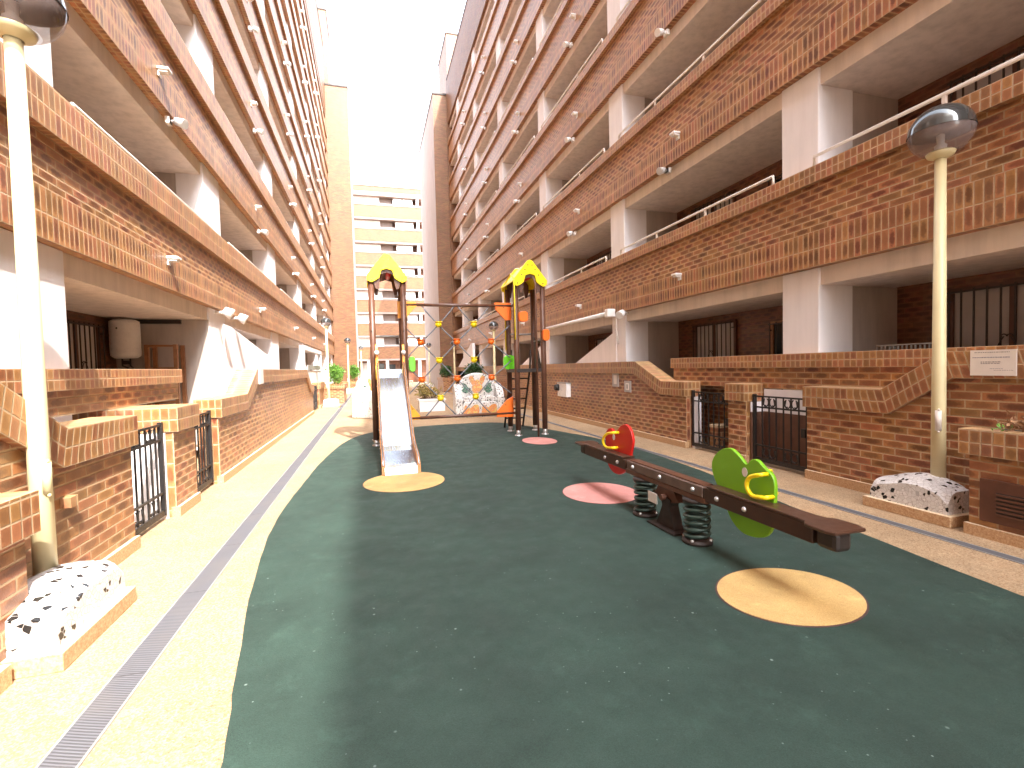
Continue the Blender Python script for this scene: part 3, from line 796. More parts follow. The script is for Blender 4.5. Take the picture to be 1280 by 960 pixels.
for xs, ys, sp in (((.055, .70), (10.40, 11.40), 0), ((3.20, 3.845), (10.46, 11.46), 1)):
    xc = sum(xs)/2; hw = (xs[1]-xs[0])/2
    for y in ys: gable(xc, y, hw, sp)
    b = MB(); y0, y1 = ys[0]+.023, ys[1]-.023                        # pitched roof sheets between the gables
    for s_ in (-1, 1):
        b.prism([(xc+s_*(hw+.075), 3.53), (xc+s_*.01, 3.965), (xc+s_*.01, 3.94), (xc+s_*(hw+.075), 3.505)], 'y', y0, y1)
    b.build('roof_sheet', M_YELLOW, T)
    for y in (ys[0]+.05, ys[1]-.05):                                 # brown arched inner brackets under the gables
        b = MB(); b.prism([(xc-hw+.05, 3.42), (xc-hw+.05, 3.58), (xc-.1, 3.80), (xc+.1, 3.80), (xc+hw-.05, 3.58), (xc+hw-.05, 3.42), (xc+hw-.09, 3.28), (xc+hw-.14, 3.27), (xc+hw-.17, 3.42), (xc+.13, 3.58), (xc, 3.62), (xc-.13, 3.58), (xc-hw+.17, 3.42), (xc-hw+.14, 3.27), (xc-hw+.09, 3.28)], 'y', y-.02, y+.02)
        b.build('roof_bracket', M_POST, T)
    b = MB(); b.tube([(xc+.05, ys[0]+.09, 3.66), (xc+.05, ys[1]-.12, 3.66)], .055, 12); b.build('roof_rail', M_RED, T)
    b = MB(); b.box(xs[0]-.03, xs[1]+.03, 10.5, 11.38, 1.46, 1.54); b.build('platform', M_BARK, T, bevel=.006)
# steel slide
sx0, sx1 = .15, .63
prof = [(10.42, 1.535), (10.25, 1.52), (10.05, 1.43), (8.45, .30), (8.30, .235), (8.1, .21), (7.55, .15), (7.46, .12), (7.43, .03)]
b = MB()
for i in range(len(prof)-1):
    (a, za), (c, zc) = prof[i], prof[i+1]
    b.face([(sx0, a, za), (sx0, c, zc), (sx1, c, zc), (sx1, a, za)][::1], smooth=False)
    b.face([(sx0, a, za-.02), (sx1, a, za-.02), (sx1, c, zc-.02), (sx0, c, zc-.02)])
sl = b.build('slide', M_STEEL, T)
up = [(10.42, 1.66), (10.2, 1.74), (9.95, 1.60), (8.45, .47), (8.25, .38), (7.6, .27), (7.42, .15), (7.40, .02)]
dn = [(7.50, .02), (7.56, .08), (8.3, .13), (8.55, .24), (10.05, 1.36), (10.42, 1.44)]
for x in (sx0-.047, sx1+.001):
    b = MB(); b.prism(up+dn, 'x', x, x+.046); b.build('side_board', M_WOODL, sl, bevel=.005)
    b = MB(); b.tube([(x+.023, y, z+.004) for y, z in up[1:-1]], .012, 8); b.build('edge_rail', M_STEEL, sl)
for y, z in ((9.7, 1.28), (9.2, .92), (8.7, .55), (8.2, .31), (7.8, .27)):
    b = MB(); b.sphere((sx0-.04, y, z), .02, 8, 6); b.build('bolt', M_ZINC, sl)
for x in (sx0-.03, sx1+.03):                                         # slide mouth grips
    pts = [(10.36, 1.40), (10.30, 1.62), (10.33, 1.80), (10.37, 2.02), (10.42, 2.12), (10.47, 2.02), (10.46, 1.5)]
    b = MB(); b.prism(bez(pts, 4), 'x', x-.026, x+.026); b.build('grip_panel', M_AMBER, T, bevel=.004)
    b = MB(); b.prism(bez([(10.28, 1.40), (10.24, 1.52), (10.28, 1.66), (10.35, 1.66), (10.37, 1.45)], 4), 'x', x-.034, x+.034); b.build('grip_badge', M_HANDLE, T)
    b = MB(); b.sphere((x, 10.30, 1.95), .05, 12, 8); b.build('grip_knob', M_RAIL, T)
b = MB(); b.box(sx0-.04, sx1+.04, 10.44, 10.5, 1.54, 1.60); b.build('threshold', M_STEEL, T)
# net between the towers
NY = 10.95
b = MB(); b.tube([(.66, NY, 3.02), (3.2, NY, 3.02)], .034, 12); b.tube([(.66, NY, .50), (3.2, NY, .50)], .036, 12)
for x, y in (LT[1], LT[3], RT[0], RT[2]):
    for z in (3.02, .50): b.tube([(x, y, z), ((.70 if x < 2 else 3.22), NY, z)], .03, 8)
b.build('crossbar', M_POST, T)
net = MB(); balls = []
cols = [[1.49, 2.30], [1.085, 1.895, 2.70], [1.485, 2.285], [1.08, 1.88, 2.69], [1.49, 2.30]]
rows = [2.58, 2.185, 1.77, 1.35, .92]
for r_, z in enumerate(rows):
    for x in cols[r_]: balls.append((x, z, r_ % 2))
def rope(p, q):
    p, q = Vector((p[0], NY, p[1])), Vector((q[0], NY, q[1])); L = (q-p).length
    pts = [p+(q-p)*k/4 - Vector((0, 0, .012*math.sin(math.pi*k/4))) for k in range(5)]
    net.tube(pts, .0155, 6)
for r_ in range(4):
    for x in cols[r_]:
        for x2 in cols[r_+1]:
            if abs(x-x2) < .5: rope((x, rows[r_]), (x2, rows[r_+1]))
for x in cols[0]:
    rope((x, rows[0]), (x-.36, 2.99)); rope((x, rows[0]), (x+.36, 2.99)); rope((x, rows[4]), (x-.34, .53)); rope((x, rows[4]), (x+.34, .53))
for r_ in (1, 3):
    for dz in (.38, -.38):
        rope((cols[r_][0], rows[r_]), (.72, rows[r_]+dz)); rope((cols[r_][2], rows[r_]), (3.16, rows[r_]+dz))
for s_ in (0, 1):
    x = cols[1][0] if s_ == 0 else cols[1][2]
no = net.build('net', M_ROPE, T)
for x, z, k in balls:
    b = MB(); b.sphere((x, NY, z), .078, 14, 9, sc=(1.0, 1.0, .85)); b.lathe([(.055, z+.045), (.088, z+.055), (.088, z+.072), (.03, z+.075)], (x, NY, 0), 14); b.build('net_ball', M_ORANGE if k else M_HANDLE, no)
def plate(poly, m, y=NY, th=.025, nm='corner_plate'):
    b = MB(); b.prism(poly, 'y', y-th, y+th); p = b.build(nm, m, T, bevel=.005)
    cx = sum(q[0] for q in poly)/len(poly); cz = sum(q[1] for q in poly)/len(poly)
    b = MB(); b.tube([(cx, y-th-.006, cz+.08), (cx, y-th+.002, cz+.08)], .014, 8); b.build('bolt', M_BARK, p)
plate([(.60, 3.09), (.99, 3.09), (1.03, 3.00), (.93, 2.90), (.78, 2.72), (.60, 2.72)], M_AMBER)
plate([(2.80, 3.09), (3.20, 3.09), (3.20, 2.69), (3.06, 2.68), (2.82, 2.93)], M_ORANGE)
plate([(.72, .85), (.82, .81), (1.02, .56), (1.02, .47), (.72, .45)], M_AMBER)
plate([(3.20, .90), (3.05, .82), (2.80, .56), (2.79, .42), (3.20, .41)], M_ORANGE)
for (x, y, z, m, hgt, w) in ((.85, 10.60, 1.70, M_LIME, .32, .13), (3.20, 11.2, 1.70, M_LIME, .33, .28), (3.34, 10.47, 2.72, M_ORANGE, .23, .20), (3.86, 10.43, 2.30, M_ORANGE, .25, .15)):
    b = MB(); b.prism(bez([(x-w/2, z-hgt*.3), (x-w/2, z+hgt*.3), (x-w*.25, z+hgt/2), (x+w*.25, z+hgt/2), (x+w/2, z+hgt*.3), (x+w/2, z-hgt*.3), (x+w*.25, z-hgt/2), (x-w*.25, z-hgt/2)], 3), 'y', y-.06, y+.06)
    b.build('grip_block', m, T, bevel=.012)
# fire pole and ladder on the right tower
b = MB(); b.tube([(3.55, 10.18, .02), (3.55, 10.18, 3.40), (3.55, 10.24, 3.52), (3.55, 10.36, 3.60)], .021, 10); b.build('fire_pole', M_POST, T)
b = MB(); b.tube([(3.14, 10.44, 2.2), (3.14, 10.44, 3.55), (3.2, 10.9, 3.75), (3.18, 11.40, 3.58), (3.18, 11.40, 2.0)], .016, 8); b.build('side_rail', M_HANDLE, T)
b = MB()
for x in (3.30, 3.80): b.tube([(x, 12.15, .01), (x, 11.45, 1.55), (x, 11.36, 2.0)], .026, 8)
for k in range(1, 6):
    f = k/6; b.tube([(3.30, 12.15-.7*f, 1.55*f), (3.80, 12.15-.7*f, 1.55*f)], .02, 8)
b.build('ladder', M_BARK, T)
b = MB(); b.tube([(3.26, 11.36, 2.38), (3.85, 11.3, 2.38)], .02, 8); b.tube([(3.83, 10.55, 2.2), (3.86, 11.3, 2.2)], .02, 8); b.tube([(.055, 11.32, 2.35), (.70, 11.32, 2.35)], .02, 8); b.build('guard_rail', M_GREY, T)
b = MB(); b.prism([(11.28, 1.54), (11.28, 2.35), (10.95, 1.95), (10.75, 1.54)], 'x', 3.84, 3.865); b.build('guard_panel', M_BARK, T)
b = MB(); b.box(.02, .045, 10.55, 11.25, 1.55, 2.15); b.build('guard_panel', M_SPRING, T)

# ------------------------------------------------------------------ spring seesaw
SX = 2.715
M_STEELB = plain('worn_brown_steel', (.15, .10, .08), .4, .25, .25, 9, .1)
Q = thing('spring_seesaw', 'brown two seat spring seesaw with green and red animal head panels', 'seesaw', (SX, 4.05, 0))
b = MB(); b.box(SX-.072, SX+.072, 3.40, 4.72, .405, .452); b.build('lower_beam', M_POST, Q, bevel=.006)
b = MB(); b.box(SX-.076, SX+.076, 3.43, 4.68, .455, .545); ub = b.build('upper_beam', M_STEELB, Q, bevel=.006)
b = MB(); b.box(SX-.05, SX+.05, 3.45, 4.66, .547, .556); b.build('top_strip', M_POST, Q)
YC = 4.075
def arm(sg):
    # plank from the middle beam to the seat: sg=-1 towards the camera
    y = lambda d: YC + sg*d
    b = MB(); b.prism([(y(.655), .43), (y(.655), .545), (y(1.70), .548), (y(1.70), .43)], 'x', SX-.070, SX+.070)
    a = b.build('arm', M_PLANK, Q, bevel=.006)
    hw = .080
    o = [(SX-hw, y(.70)), (SX-hw, y(1.60)), (SX-hw-.012, y(1.66)), (SX-.135, y(1.70)), (SX-.14, y(1.84)), (SX-.12, y(1.90)), (SX+.12, y(1.90)), (SX+.14, y(1.84)), (SX+.135, y(1.70)), (SX+hw+.012, y(1.66)), (SX+hw, y(1.60)), (SX+hw, y(.70))]
    b = MB(); b.prism(o, 'z', .550, .572); b.build('seat', M_PLANK, Q, bevel=.007)
    b = MB(); b.box(SX-.065, SX+.065, y(1.71), y(1.86), .42, .549); b.build('stop_block', M_BARK, Q, bevel=.03)
    for d in (.82, 1.12):
        b = MB(); b.sphere((SX-.072, y(d), .49), .021, 10, 6); b.build('bolt', M_ZINC, a)
arm(-1); arm(1)
for d in (3.55, 4.05, 4.55):
    b = MB(); b.sphere((SX-.078, d, .50), .021, 10, 6); b.build('bolt', M_ZINC, ub)
def spring(y):
    b = MB(); n = 5.6; pts = []
    for k in range(150):
        f = k/149; a = 2*math.pi*n*f
        pts.append((SX+.102*math.cos(a), y+.102*math.sin(a), 0.05+.325*f))
    b.tube(pts, .0165, 8); s = b.build('spring', M_SPRING, Q)
    b = MB(); b.lathe([(.0, .375), (.12, .375), (.12, .404), (0, .404)], (SX, y, 0), 20); b.build('spring_cap', M_BARK, s); b = MB(); b.lathe([(0, .012), (.13, .012), (.13, .04), (.085, .055), (0, .055)], (SX, y, 0), 20); b.build('spring_plate', M_BARK, s)
    for a in (.6, 2.2, 3.7, 5.3):
        b = MB(); b.tube([(SX+.115*math.cos(a), y+.115*math.sin(a), .035), (SX+.115*math.cos(a), y+.115*math.sin(a), .06)], .014, 6); b.build('bolt', M_ZINC, s)
spring(3.60); spring(4.44)
b = MB(); b.prism([(3.86, .02), (3.94, .24), (3.93, .30), (4.00, .32), (4.08, .30), (4.06, .22), (4.16, .02)], 'x', SX-.05, SX+.05); b.box(SX-.12, SX+.12, 3.78, 4.22, .012, .03); b.build('pivot_stand', M_BARK, Q)
b = MB(); b.prism([(3.82, .30), (3.90, .404), (4.14, .404), (4.22, .30), (4.10, .27), (3.94, .27)], 'x', SX-.035, SX+.035); b.tube([(SX-.09, 4.02, .31), (SX+.09, 4.02, .31)], .03, 12); b.build('pivot_bracket', M_BROWNMET, Q)
b = MB(); b.box(SX-.085, SX-.075, 4.10, 4.25, .22, .32); b.build('warning_plate', M_RAIL, Q)
PX = SX+.045
def panel(pts, m, eye, hp, label):
    b = MB(); b.prism(bez(pts, 5), 'x', PX-.016, PX+.016); p = b.build('animal_panel', m, Q, bevel=.006, label=label)
    b = MB(); b.prism(ell(eye[0], eye[1], .028, .036, 18), 'x', PX-.0185, PX+.0185); b.build('eye', M_RAIL, p)
    hb = [tuple(q) for q in bez(hp, 1)]
    sm = []
    for i in range(len(hp)-1):
        a, b_, c, d = [Vector((*hp[min(max(i+k, 0), len(hp)-1)], 0)) for k in (-1, 0, 1, 2)]
        for j in range(4):
            t = j/4; q = .5*((2*b_)+(c-a)*t+(2*a-5*b_+4*c-d)*t*t+(3*b_-a-3*c+d)*t**3); sm.append((q.x, q.y))
    sm.append(hp[-1])
    for s_, dy in ((-1, 0), (1, .07)):
        b = MB(); b.tube([(PX+s_*.01, sm[0][0]+dy, sm[0][1])] + [(PX+s_*.085, y+dy, z) for y, z in sm] + [(PX+s_*.01, sm[-1][0]+dy, sm[-1][1])], .0165, 8)
        b.build('handle', M_HANDLE, p)
panel([(3.44, .70), (3.42, .79), (3.33, .87), (3.22, .90), (3.13, .860), (3.05, .805), (3.0, .845), (2.94, .855), (2.87, .81), (2.80, .77), (2.775, .70), (2.78, .57), (2.79, .42), (2.85, .31), (2.97, .26), (3.11, .26), (3.23, .34), (3.30, .47), (3.40, .60)],
      M_GREEN, (3.06, .74), [(2.84, .77), (2.93, .735), (2.965, .68), (2.95, .63), (2.90, .60), (2.79, .615)], 'green animal head panel')
panel([(5.37, .58), (5.38, .66), (5.37, .75), (5.31, .81), (5.22, .825), (5.14, .785), (5.08, .82), (4.99, .885), (4.87, .91), (4.77, .85), (4.73, .74), (4.77, .62), (4.84, .45), (4.94, .35), (5.08, .30), (5.22, .31), (5.33, .38), (5.37, .48)],
      M_RED, (5.16, .73), [(5.04, .80), (5.18, .775), (5.28, .72), (5.30, .65), (5.22, .605), (5.07, .62)], 'red animal head panel')

# ------------------------------------------------------------------ mosaic benches
def bench(label, x, y, rz, M_MOSW=M_MOSW, motif=True):
    t = thing('mosaic_bench', label, 'bench', (0, 0, 0))
    W2 = .80
    def solid(name, poly, y0, y1, m, bev):
        b = MB(); b.prism(poly, 'y', y0, y1); return b.build(name, m, t, bevel=bev)
    arch = [(-.62, .0), (-.62, .95), (-.56, 1.15), (-.42, 1.31), (-.2, 1.40), (0, 1.42), (.2, 1.40), (.42, 1.31), (.56, 1.15), (.62, .95), (.62, 0)]
    solid('backrest', arch, .10, .38, M_MOSW, .05)
    for s_ in (-1, 1):
        b = MB()
        pr = [(-.55, 0), (-.55, .62), (-.45, .80), (-.2, .98), (.1, 1.06), (.3, 1.02), (.38, .9), (.38, 0)]
        x0, x1 = (s_*.56, s_*.80)
        b.prism(pr, 'x', x0, x1); b.build('armrest', M_MOSW, t, bevel=.05)
    solid('seat', [(-.57, 0), (-.57, .42), (-.50, .50), (.50, .50), (.57, .42), (.57, 0)], -.58, .12, M_MOSW, .04)
    for s_ in (-1, 1):
        c = s_*.29
        solid('seat_cushion', bez([(c-.25, .50), (c-.2, .64), (c, .68), (c+.2, .64), (c+.25, .50)], 4), -.52, .08, M_MOSW, .03)
        solid('orange_patch', bez([(c-.22, .06), (c-.25, .22), (c-.2, .40), (c-.06, .30), (c+.1, .40), (c+.22, .38), (c+.24, .18), (c+.18, .05)], 4), -.592, -.57, M_MOSO, 0)
    # butterfly on the backrest
    for s_ in (-1, 1):
        solid('butterfly_wing', bez([(s_*.05, .84), (s_*.27, 1.22), (s_*.16, 1.31), (s_*.07, 1.14), (s_*.02, .92)], 4), .085, .104, M_MOSO, 0)
        solid('leaf_motif', bez([(s_*.28, .78), (s_*.22, .90), (s_*.30, .93), (s_*.38, 1.05), (s_*.50, 1.08), (s_*.46, .92), (s_*.52, .84), (s_*.40, .74)], 4), .085, .104, M_MOSG, 0)
    solid('butterfly_body', bez([(0, .70), (-.17, .82), (-.14, 1.05), (0, 1.19), (.14, 1.05), (.17, .82)], 4), .080, .100, M_MOSO, 0)
    t.location = (x, y, 0); t.rotation_euler = (0, 0, rz)
    return t
bench('white mosaic armchair bench with orange butterfly, seen through the climbing net', 3.38, 15.75, R(-4))
tb = bench('white mosaic bench in the sun behind the slide tower, turned side on', .12, 17.3, R(52), M_MOSS)

# ------------------------------------------------------------------ plants
def leaf_cloud(name, c, rad, n, size, m, parent=None, shape='ball', seed=1, droop=0):
    rnd = random.Random(seed); vs = []; fs = []
    blobs = [(Vector((rnd.uniform(-.55, .55)*rad[0], rnd.uniform(-.55, .55)*rad[1], rnd.uniform(-.5, .6)*rad[2])), rnd.uniform(.35, .6)) for _ in range(14)]
    for _ in range(n):
        o, s_ = rnd.choice(blobs)
        d = Vector((rnd.gauss(0, 1), rnd.gauss(0, 1), rnd.gauss(0, 1))).normalized()*(rnd.random()**.4)*s_
        p = Vector(c)+o+Vector((d.x*rad[0], d.y*rad[1], d.z*rad[2]))
        if p.z < .05: continue
        L = size*rnd.uniform(.6, 1.3); w = L*rnd.uniform(.3, .45)
        a = (d+Vector((rnd.uniform(-.6, .6), rnd.uniform(-.6, .6), rnd.uniform(-.2, .7)-droop))).normalized()
        u = a.cross(Vector((rnd.uniform(-1, 1), rnd.uniform(-1, 1), rnd.uniform(-1, 1)))).normalized(); nn = a.cross(u)
        i = len(vs)
        vs += [p, p+a*L*.45+u*w*.5+nn*L*.06, p+a*L-nn*L*.1, p+a*L*.45-u*w*.5+nn*L*.06]
        fs.append((i, i+1, i+2, i+3))
    me = bpy.data.meshes.new(name); me.from_pydata([tuple(v) for v in vs], [], fs); me.materials.append(m)
    o = bpy.data.objects.new(name, me); COL.objects.link(o)
    if parent is not None: o.parent = parent; o.matrix_parent_inverse = parent.matrix_basis.inverted()
    return o
def plant(name, label, c, rad, n, size, m, seed, stems=6, zb=0.0, group=None):
    t = thing(name, label, 'plant', (c[0], c[1], zb), group)
    b = MB(); rnd = random.Random(seed)
    for k in range(stems):
        q = Vector((c[0]+rnd.uniform(-.7, .7)*rad[0], c[1]+rnd.uniform(-.7, .7)*rad[1], c[2]+rnd.uniform(0, .6)*rad[2]))
        b0 = Vector((c[0]+rnd.uniform(-.3, .3)*rad[0], c[1]+rnd.uniform(-.3, .3)*rad[1], zb))
        b.tube([b0, b0.lerp(q, .5)+Vector((rnd.uniform(-.04, .04), rnd.uniform(-.04, .04), .03)), q], [.012, .009, .004], 6)
    b.build('stems', M_STEM, t); leaf_cloud('foliage', c, rad, n, size, m, t, seed=seed)
    return t

def brick_planter(label, x0, x1, y0, y1, h, courses=True):
    t = thing('brick_planter', label, 'planter', ((x0+x1)/2, (y0+y1)/2, 0))
    e = .14
    b = MB(); b.box(x0, x1, y0, y0+e, 0, h-.2); b.box(x0, x1, y1-e, y1, 0, h-.2); b.box(x0, x0+e, y0+e, y1-e, 0, h-.2); b.box(x1-e, x1, y0+e, y1-e, 0, h-.2)
    b.build('brickwork', M_RUN, t)
    b = MB(); p = .05
    for (a, c, d, f) in ((x0-p, x1+p, y0-p, y0+e), (x0-p, x1+p, y1-e, y1+p), (x0-p, x0+e, y0+e, y1-e), (x1-e, x1+p, y0+e, y1-e)):
        n0 = len(b.uv); b.box(a, c, d, f, h-.2, h)
        for i in range(n0, n0+4): b.uv[i] = [(u_, v_-h+.2) for u_, v_ in b.uv[i]]
    b.build('coping', M_COPS, t)
    b = MB(); b.box(x0+e, x1-e, y0+e, y1-e, .1, h-.06); b.build('soil', M_SOIL, t)
    return t
brick_planter('sunlit brick planter holding the larger bright green shrub', -2.55, -1.32, 25.0, 27.6, .92)
plant('leafy_shrub', 'larger bright green leafy shrub behind a mid distance lamp', (-1.78, 25.9, 1.40), (.52, .8, .55), 1500, .13, M_LEAF, 3, zb=.8)
brick_planter('more distant sunlit brick planter with the narrower green shrub', -2.1, -.9, 36, 38.5, .8)
plant('leafy_shrub', 'narrower bright green shrub, more distant of the two in the sun', (-1.2, 36.8, 1.35), (.36, .6, .62), 1100, .15, M_LEAF, 4, zb=.7)
brick_planter('distant shaded brick planter seen through the middle of the net', 4.6, 5.52, 32.2, 35.0, .95)
plant('potted_shrub', 'dark green shrub in the shaded planter left of the net lamp', (4.95, 33.2, 1.35), (.42, .7, .42), 700, .16, M_LEAFD, 5, zb=.8)
brick_planter('shaded brick planter behind the mosaic butterfly bench', 4.3, 5.5, 22.2, 24.0, 1.0)
plant('potted_shrub', 'dark arching plant just above the back of the butterfly bench', (4.75, 22.6, 1.42), (.45, .55, .38), 600, .17, M_LEAFD, 6, zb=.85)
b = MB(); b.box(1.68, 2.62, 18.1, 18.75, 0, .46); b.box(1.64, 2.66, 18.06, 18.79, .40, .47); b.box(1.72, 2.58, 18.16, 18.69, .44, .475, 1)
tag(b.build('planter_box', [M_LAV, M_SOIL], bevel=0), 'plain white planter box behind the net, holding a yellowing plant', 'planter')
plant('potted_plant', 'sparse yellowing plant in the white planter box', (2.05, 18.4, .74), (.5, .3, .28), 260, .16, M_LEAFY, 8, 9, zb=.46)

# right foreground planter box with air vent
t = thing('brick_planter', 'brown brick planter with an air vent, below the paper notice', 'planter', (5.3, 2.2, 0))
b = MB(); b.box(5.12, 5.58, -6, 2.99, 0, .72); b.build('brickwork', M_RUN, t)
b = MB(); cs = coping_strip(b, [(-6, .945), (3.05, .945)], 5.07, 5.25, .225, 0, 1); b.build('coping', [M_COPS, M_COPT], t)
b = MB(); b.box(5.25, 5.58, -6, 2.98, .72, .915); b.build('soil', M_SOIL, t)
b = MB(); b.box(5.085, 5.13, -6, 3.01, 0, .10, 0); b.mi[5] = 1; b.build('skirting', [M_STONE, M_STONET], t)
b = MB(); b.box(5.095, 5.125, 2.25, 2.90, .15, .52); vf = b.build('vent_frame', M_BROWNMET, t, bevel=.004)
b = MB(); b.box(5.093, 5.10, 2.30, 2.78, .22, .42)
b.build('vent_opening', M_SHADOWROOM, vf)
b = MB()
for k in range(6): b.box(5.080, 5.094, 2.30, 2.78, .225+k*.034, .240+k*.034)
b.build('vent_slats', M_BROWNMET, vf)
t = thing('trailing_plant', 'half dead trailing plant with few green leaves on the vented planter', 'plant', (5.3, 2.75, .93))
leaf_cloud('dry_leaves', (5.26, 2.66, 1.00), (.10, .24, .08), 170, .055, M_DRY, t, seed=11, droop=.3)
leaf_cloud('green_leaves', (5.16, 2.78, .95), (.07, .10, .05), 26, .05, M_LEAF, t, seed=12)
# left foreground planter
t = thing('brick_planter', 'low sunlit brick planter box next to the lamp with the cut off globe', 'planter', (-2.0, 2.2, 0))
b = MB(); b.box(-2.14, -1.93, -6, 3.40, 0, .72); b.build('brickwork', M_RUN, t)
b = MB(); coping_strip(b, [(-6, .95), (3.45, .95)], -1.88, -2.14, .24, 0, 1); b.build('coping', [M_COPS, M_COPT], t)
b = MB(); b.box(-1.96, -1.86, -6, 3.12, 0, .11, 0); b.mi[5] = 1; b.build('skirting', [M_STONE, M_STONET], t)
b = MB(); b.box(-2.149, -2.085, 4.16, 4.25, .67, .745); o = b.build('brick_bracket', M_COPT); tag(o, 'single projecting brick on the sunlit wall just behind the lamp pole', 'brick')

# ------------------------------------------------------------------ notice, plates, meter box
t = thing('paper_notice', 'white printed paper notice fixed to the shaded brick coping', 'notice', (5.54, 3.06, 1.5))
b = MB(); b.box(5.535, 5.541, 2.885, 3.235, 1.405, 1.645); b.build('sheet', M_PAPER, t)
b = MB(); rnd = random.Random(2)
def line(y_from, y_to, z, h, mi):
    # printed words, reading from the far (left) end to the near (right) end
    y = y_from
    while y > y_to:
        w = rnd.uniform(.006, .02); 
        if y-w < y_to: break
        q = y
        while q > y-w:
            a = rnd.uniform(.0018, .0034)
            b.face([(5.5338, q, z-h/2*rnd.uniform(.6, 1)), (5.5338, q-a, z-h/2), (5.5338, q-a, z+h/2*rnd.uniform(.7, 1)), (5.5338, q, z+h/2)], mi=mi); q -= a+.0012
        y -= w+.006
line(3.20, 2.93, 1.622, .007, 0); line(3.215, 2.935, 1.575, .008, 1); line(3.15, 3.00, 1.532, .008, 0); line(3.15, 2.99, 1.518, .007, 0)
line(3.08, 2.97, 1.47, .004, 1); line(3.05, 2.90, 1.455, .004, 0)
b.build('printing', [M_INK, M_INKB], t)
t = thing('meter_box', 'white meter box with black knob on the long shaded wall', 'meter box', (5.55, 13.5, .85))
b = MB(); b.box(5.45, 5.60, 13.1, 13.8, .66, 1.06); b.build('casing', M_LAV, t, bevel=.012)
b = MB(); b.tube([(5.45, 13.72, .93), (5.33, 13.72, .93)], [.10, .085], 16); b.build('knob', M_BLACK, t)
b = MB(); b.box(5.44, 5.60, 13.08, 13.82, 1.06, 1.085); b.build('lid', M_GREY, t)
t = thing('wall_plaque', 'taller pale plaque just under the coping of the long shaded wall', 'plaque', (5.59, 10.38, 1.2))
b = MB(); b.box(5.575, 5.598, 10.22, 10.52, 1.06, 1.39); b.build('plate', M_CURT, t, bevel=.004)
b = MB(); b.box(5.571, 5.576, 10.30, 10.44, 1.12, 1.33); b.build('face', M_PAPER, t)
t = thing('wall_plaque', 'smaller pale plaque with a dark symbol on the long shaded wall', 'plaque', (5.59, 9.8, 1.1))
b = MB(); b.box(5.575, 5.598, 9.66, 9.95, .95, 1.21); b.build('plate', M_CURT, t, bevel=.004)
b = MB(); b.box(5.571, 5.576, 9.73, 9.88, 1.0, 1.16); b.build('face', M_PAPER, t); b = MB(); b.box(5.568, 5.572, 9.79, 9.82, 1.03, 1.13); b.build('symbol', M_INK, t)
b = MB(); b.box(-2.090, -2.06, 10.32, 10.62, 1.38, 1.68); o = b.build('wall_plaque', M_PAPER, bevel=.004); tag(o, 'pale plaque on the coping of the long sunlit wall', 'plaque')

# ------------------------------------------------------------------ white stair flanks, canopy, awning roll, heater and other things on the walkways
def flank(label, x0, x1, poly, nm='stair_flank'):
    b = MB(); b.prism(poly, 'x', x0, x1); o = b.build(nm, M_WHITE, bevel=.01); tag(o, label, 'stair wall'); return o
flank('white triangular stair flank under the rolled awning', 5.93, 6.07, [(10.95, 1.2), (13.6, 1.2), (13.6, 1.62), (11.0, 2.42), (10.95, 2.42)])
flank('distant white triangular stair flank showing above the butterfly bench', 5.6, 5.75, [(27.2, 1.0), (32.2, 1.0), (32.2, 1.6), (27.6, 3.0), (27.2, 3.0)])
flank('distant white sloping flank beside the lamp behind the net', 5.9, 6.05, [(16.5, 1.2), (19.0, 1.2), (19.0, 1.6), (16.6, 2.3), (16.5, 2.3)])
flank('big glaring white stair flank below the pair of floodlights', -2.86, -2.99, [(11.2, 1.0), (16.5, 1.0), (16.5, 1.95), (15.46, 2.10), (11.75, 2.60), (11.2, 2.61)])
flank('white wall end running back beside the wooden shelf frame', -2.91, -3.5, [(10.38, .3), (10.6, .3), (10.6, 2.6), (10.38, 2.6)])
t = thing('entrance_canopy', 'white entrance canopy behind the most distant gates', 'canopy', (-2.6, 21.5, 0))
b = MB(); b.box(-2.45, -2.60, 19.9, 20.35, 0, 2.60); b.build('post', M_WHITE, t, bevel=.01)
b = MB(); b.box(-2.45, -2.60, 20.36, 27.0, 2.46, 2.62); b.build('beam', M_WHITE, t)
b = MB(); b.box(-2.43, -2.56, 20.36, 27.0, .3, 1.62); b.build('low_wall', M_WHITE, t)
b = MB(); b.box(-2.40, -2.43, 20.7, 25.8, 1.66, 1.86); b.build('vent_grille', M_GREY, t)
b = MB(); b.box(-2.45, -2.60, 26.7, 27.0, 1.62, 2.46); b.build('post', M_WHITE, t)
b = MB(); b.prism([(20.36, 2.46), (20.36, 1.9), (20.6, 1.82), (21.6, 1.66), (27, 1.625), (20.40, 1.625)], 'x', -2.46, -2.58); b.build('bracket', M_WHITE, t)
t = thing('awning_roll', 'rolled white awning with a crank rod along the shaded beam', 'awning', (5.75, 13, 2.8))
b = MB(); b.tube([(5.72, 10.95, 2.86), (5.72, 15.4, 2.84)], .055, 12); b.build('roller', M_WPAINT, t)
b = MB(); b.box(5.62, 5.84, 10.78, 10.95, 2.76, 2.96); b.build('end_box', M_WPAINT, t, bevel=.02)
b = MB(); b.tube([(5.90, 10.86, 2.76), (5.90, 10.86, 2.45), (5.915, 10.80, 2.1)], .016, 8); b.build('crank_rod', M_WPAINT, t)
t = thing('floodlight', 'white floodlight beside the end box of the rolled awning', 'light', (5.8, 10.3, 2.8))
b = MB(); b.tube([(5.95, 10.35, 2.80), (5.78, 10.35, 2.80)], .03, 10); b.build('arm', M_LAV, t)
b = MB(); b.tube([(5.80, 10.35, 2.82), (5.66, 10.28, 2.74)], [.075, .10], 14); b.build('head', M_LAV, t)
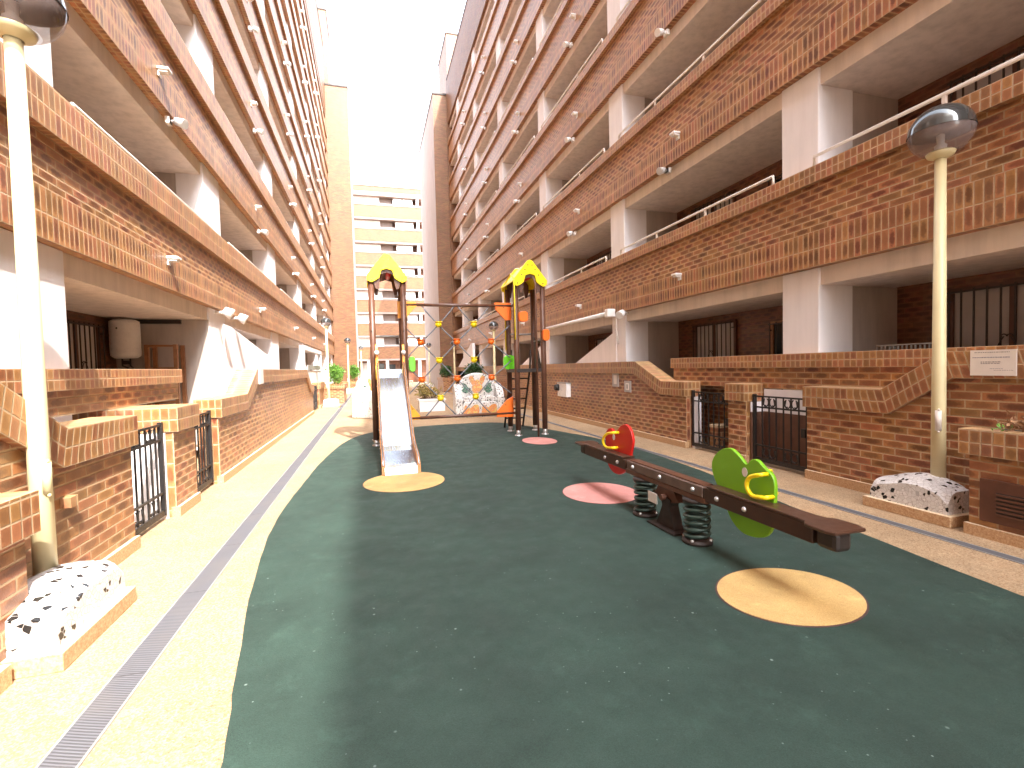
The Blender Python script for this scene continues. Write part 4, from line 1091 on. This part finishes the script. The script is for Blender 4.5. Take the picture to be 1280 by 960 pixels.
for y, lab in ((10.75, 'nearer of two white floodlights above the big white stair flank'), (11.85, 'farther of two white floodlights above the big white stair flank')):
    t = thing('floodlight', lab, 'light', (-2.75, y, 2.8))
    b = MB(); b.tube([(-2.90, y, 2.80), (-2.72, y, 2.80)], .03, 10); b.build('arm', M_LAV, t)
    b = MB(); b.tube([(-2.74, y, 2.84), (-2.60, y+.02, 2.76)], [.08, .11], 14); b.build('head', M_LAV, t)
t = thing('water_heater', 'white cylindrical water heater hung above the terrace wall', 'water heater', (-4.12, 10.05, 1.9))
b = MB(); b.lathe([(0, 1.90), (.16, 1.91), (.215, 1.95), (.22, 2.0), (.22, 2.5), (.215, 2.55), (.16, 2.585), (0, 2.59)], (-4.12, 10.05, 0), 28); b.build('tank', M_LAV, t)
b = MB()
for dx in (-.06, .06): b.tube([(-4.12+dx, 10.05, 1.92), (-4.12+dx, 10.05, 1.78), (-4.12+dx*.6, 10.2, 1.74)], .014, 8)
b.box(-4.16, -4.08, 10.0, 10.08, 1.80, 1.87); b.build('pipes', M_BARK, t)
b = MB(); b.sphere((-4.15, 9.835, 2.42), .016, 8, 6); b.build('dial', M_BLACK, t)
t = thing('wooden_frame', 'open wooden shelf frame beside the water heater', 'shelf', (-3.5, 10.15, 0))
b = MB()
for x in (-3.78, -3.34): b.box(x-.03, x+.03, 9.95, 10.01, .27, 2.14); b.box(x-.03, x+.03, 10.29, 10.35, .27, 2.14)
b.build('uprights', M_WOOD, t)
b = MB()
for z in (2.10, 1.70, 1.1): b.box(-3.78, -3.34, 9.955, 9.99, z, z+.035); b.box(-3.80, -3.76, 10.0, 10.3, z, z+.03)
b.build('rails', M_WOOD, t)
b = MB(); b.box(-4.5, -2.92, 10.36, 10.40, .27, 2.62); o = b.build('partition', M_PART); tag(o, 'pale partition wall behind the water heater', 'wall')
b = MB(); b.box(-4.45, -3.35, 10.30, 10.358, 2.54, 2.61); o = b.build('dark_lintel', M_BARK); tag(o, 'dark strip along the ceiling above the water heater', 'lintel')
b = MB()
for k in range(12):
    y = 4.05+k*.05; b.box(6.24, 6.26, y-.006, y+.006, 1.40, 1.74)
b.tube([(6.25, 4.0, 1.2), (6.25, 4.0, 1.75), (6.25, 4.66, 1.75), (6.25, 4.66, 1.2)], .010, 8)
b.tube([(6.25, 4.05, .27), (6.25, 4.05, 1.2)], .01, 8); b.tube([(6.25, 4.6, .27), (6.25, 4.6, 1.2)], .01, 8)
o = b.build('drying_rack', M_GREY); tag(o, 'folded wire drying rack behind the shaded terrace wall', 'drying rack')
# a white stool and a table in the distance
t = thing('white_stool', 'small white stool in the distance beside the slide top', 'stool', (2.9, 39, 0))
b = MB(); b.box(2.65, 3.15, 38.8, 39.2, .62, .68); b.build('seat', M_LAV, t)
for x in (2.68, 3.12):
    for y in (38.84, 39.16):
        b = MB(); b.box(x-.02, x+.02, y-.02, y+.02, 0, .62); b.build('leg', M_LAV, t)
print('objects', len(bpy.data.objects))
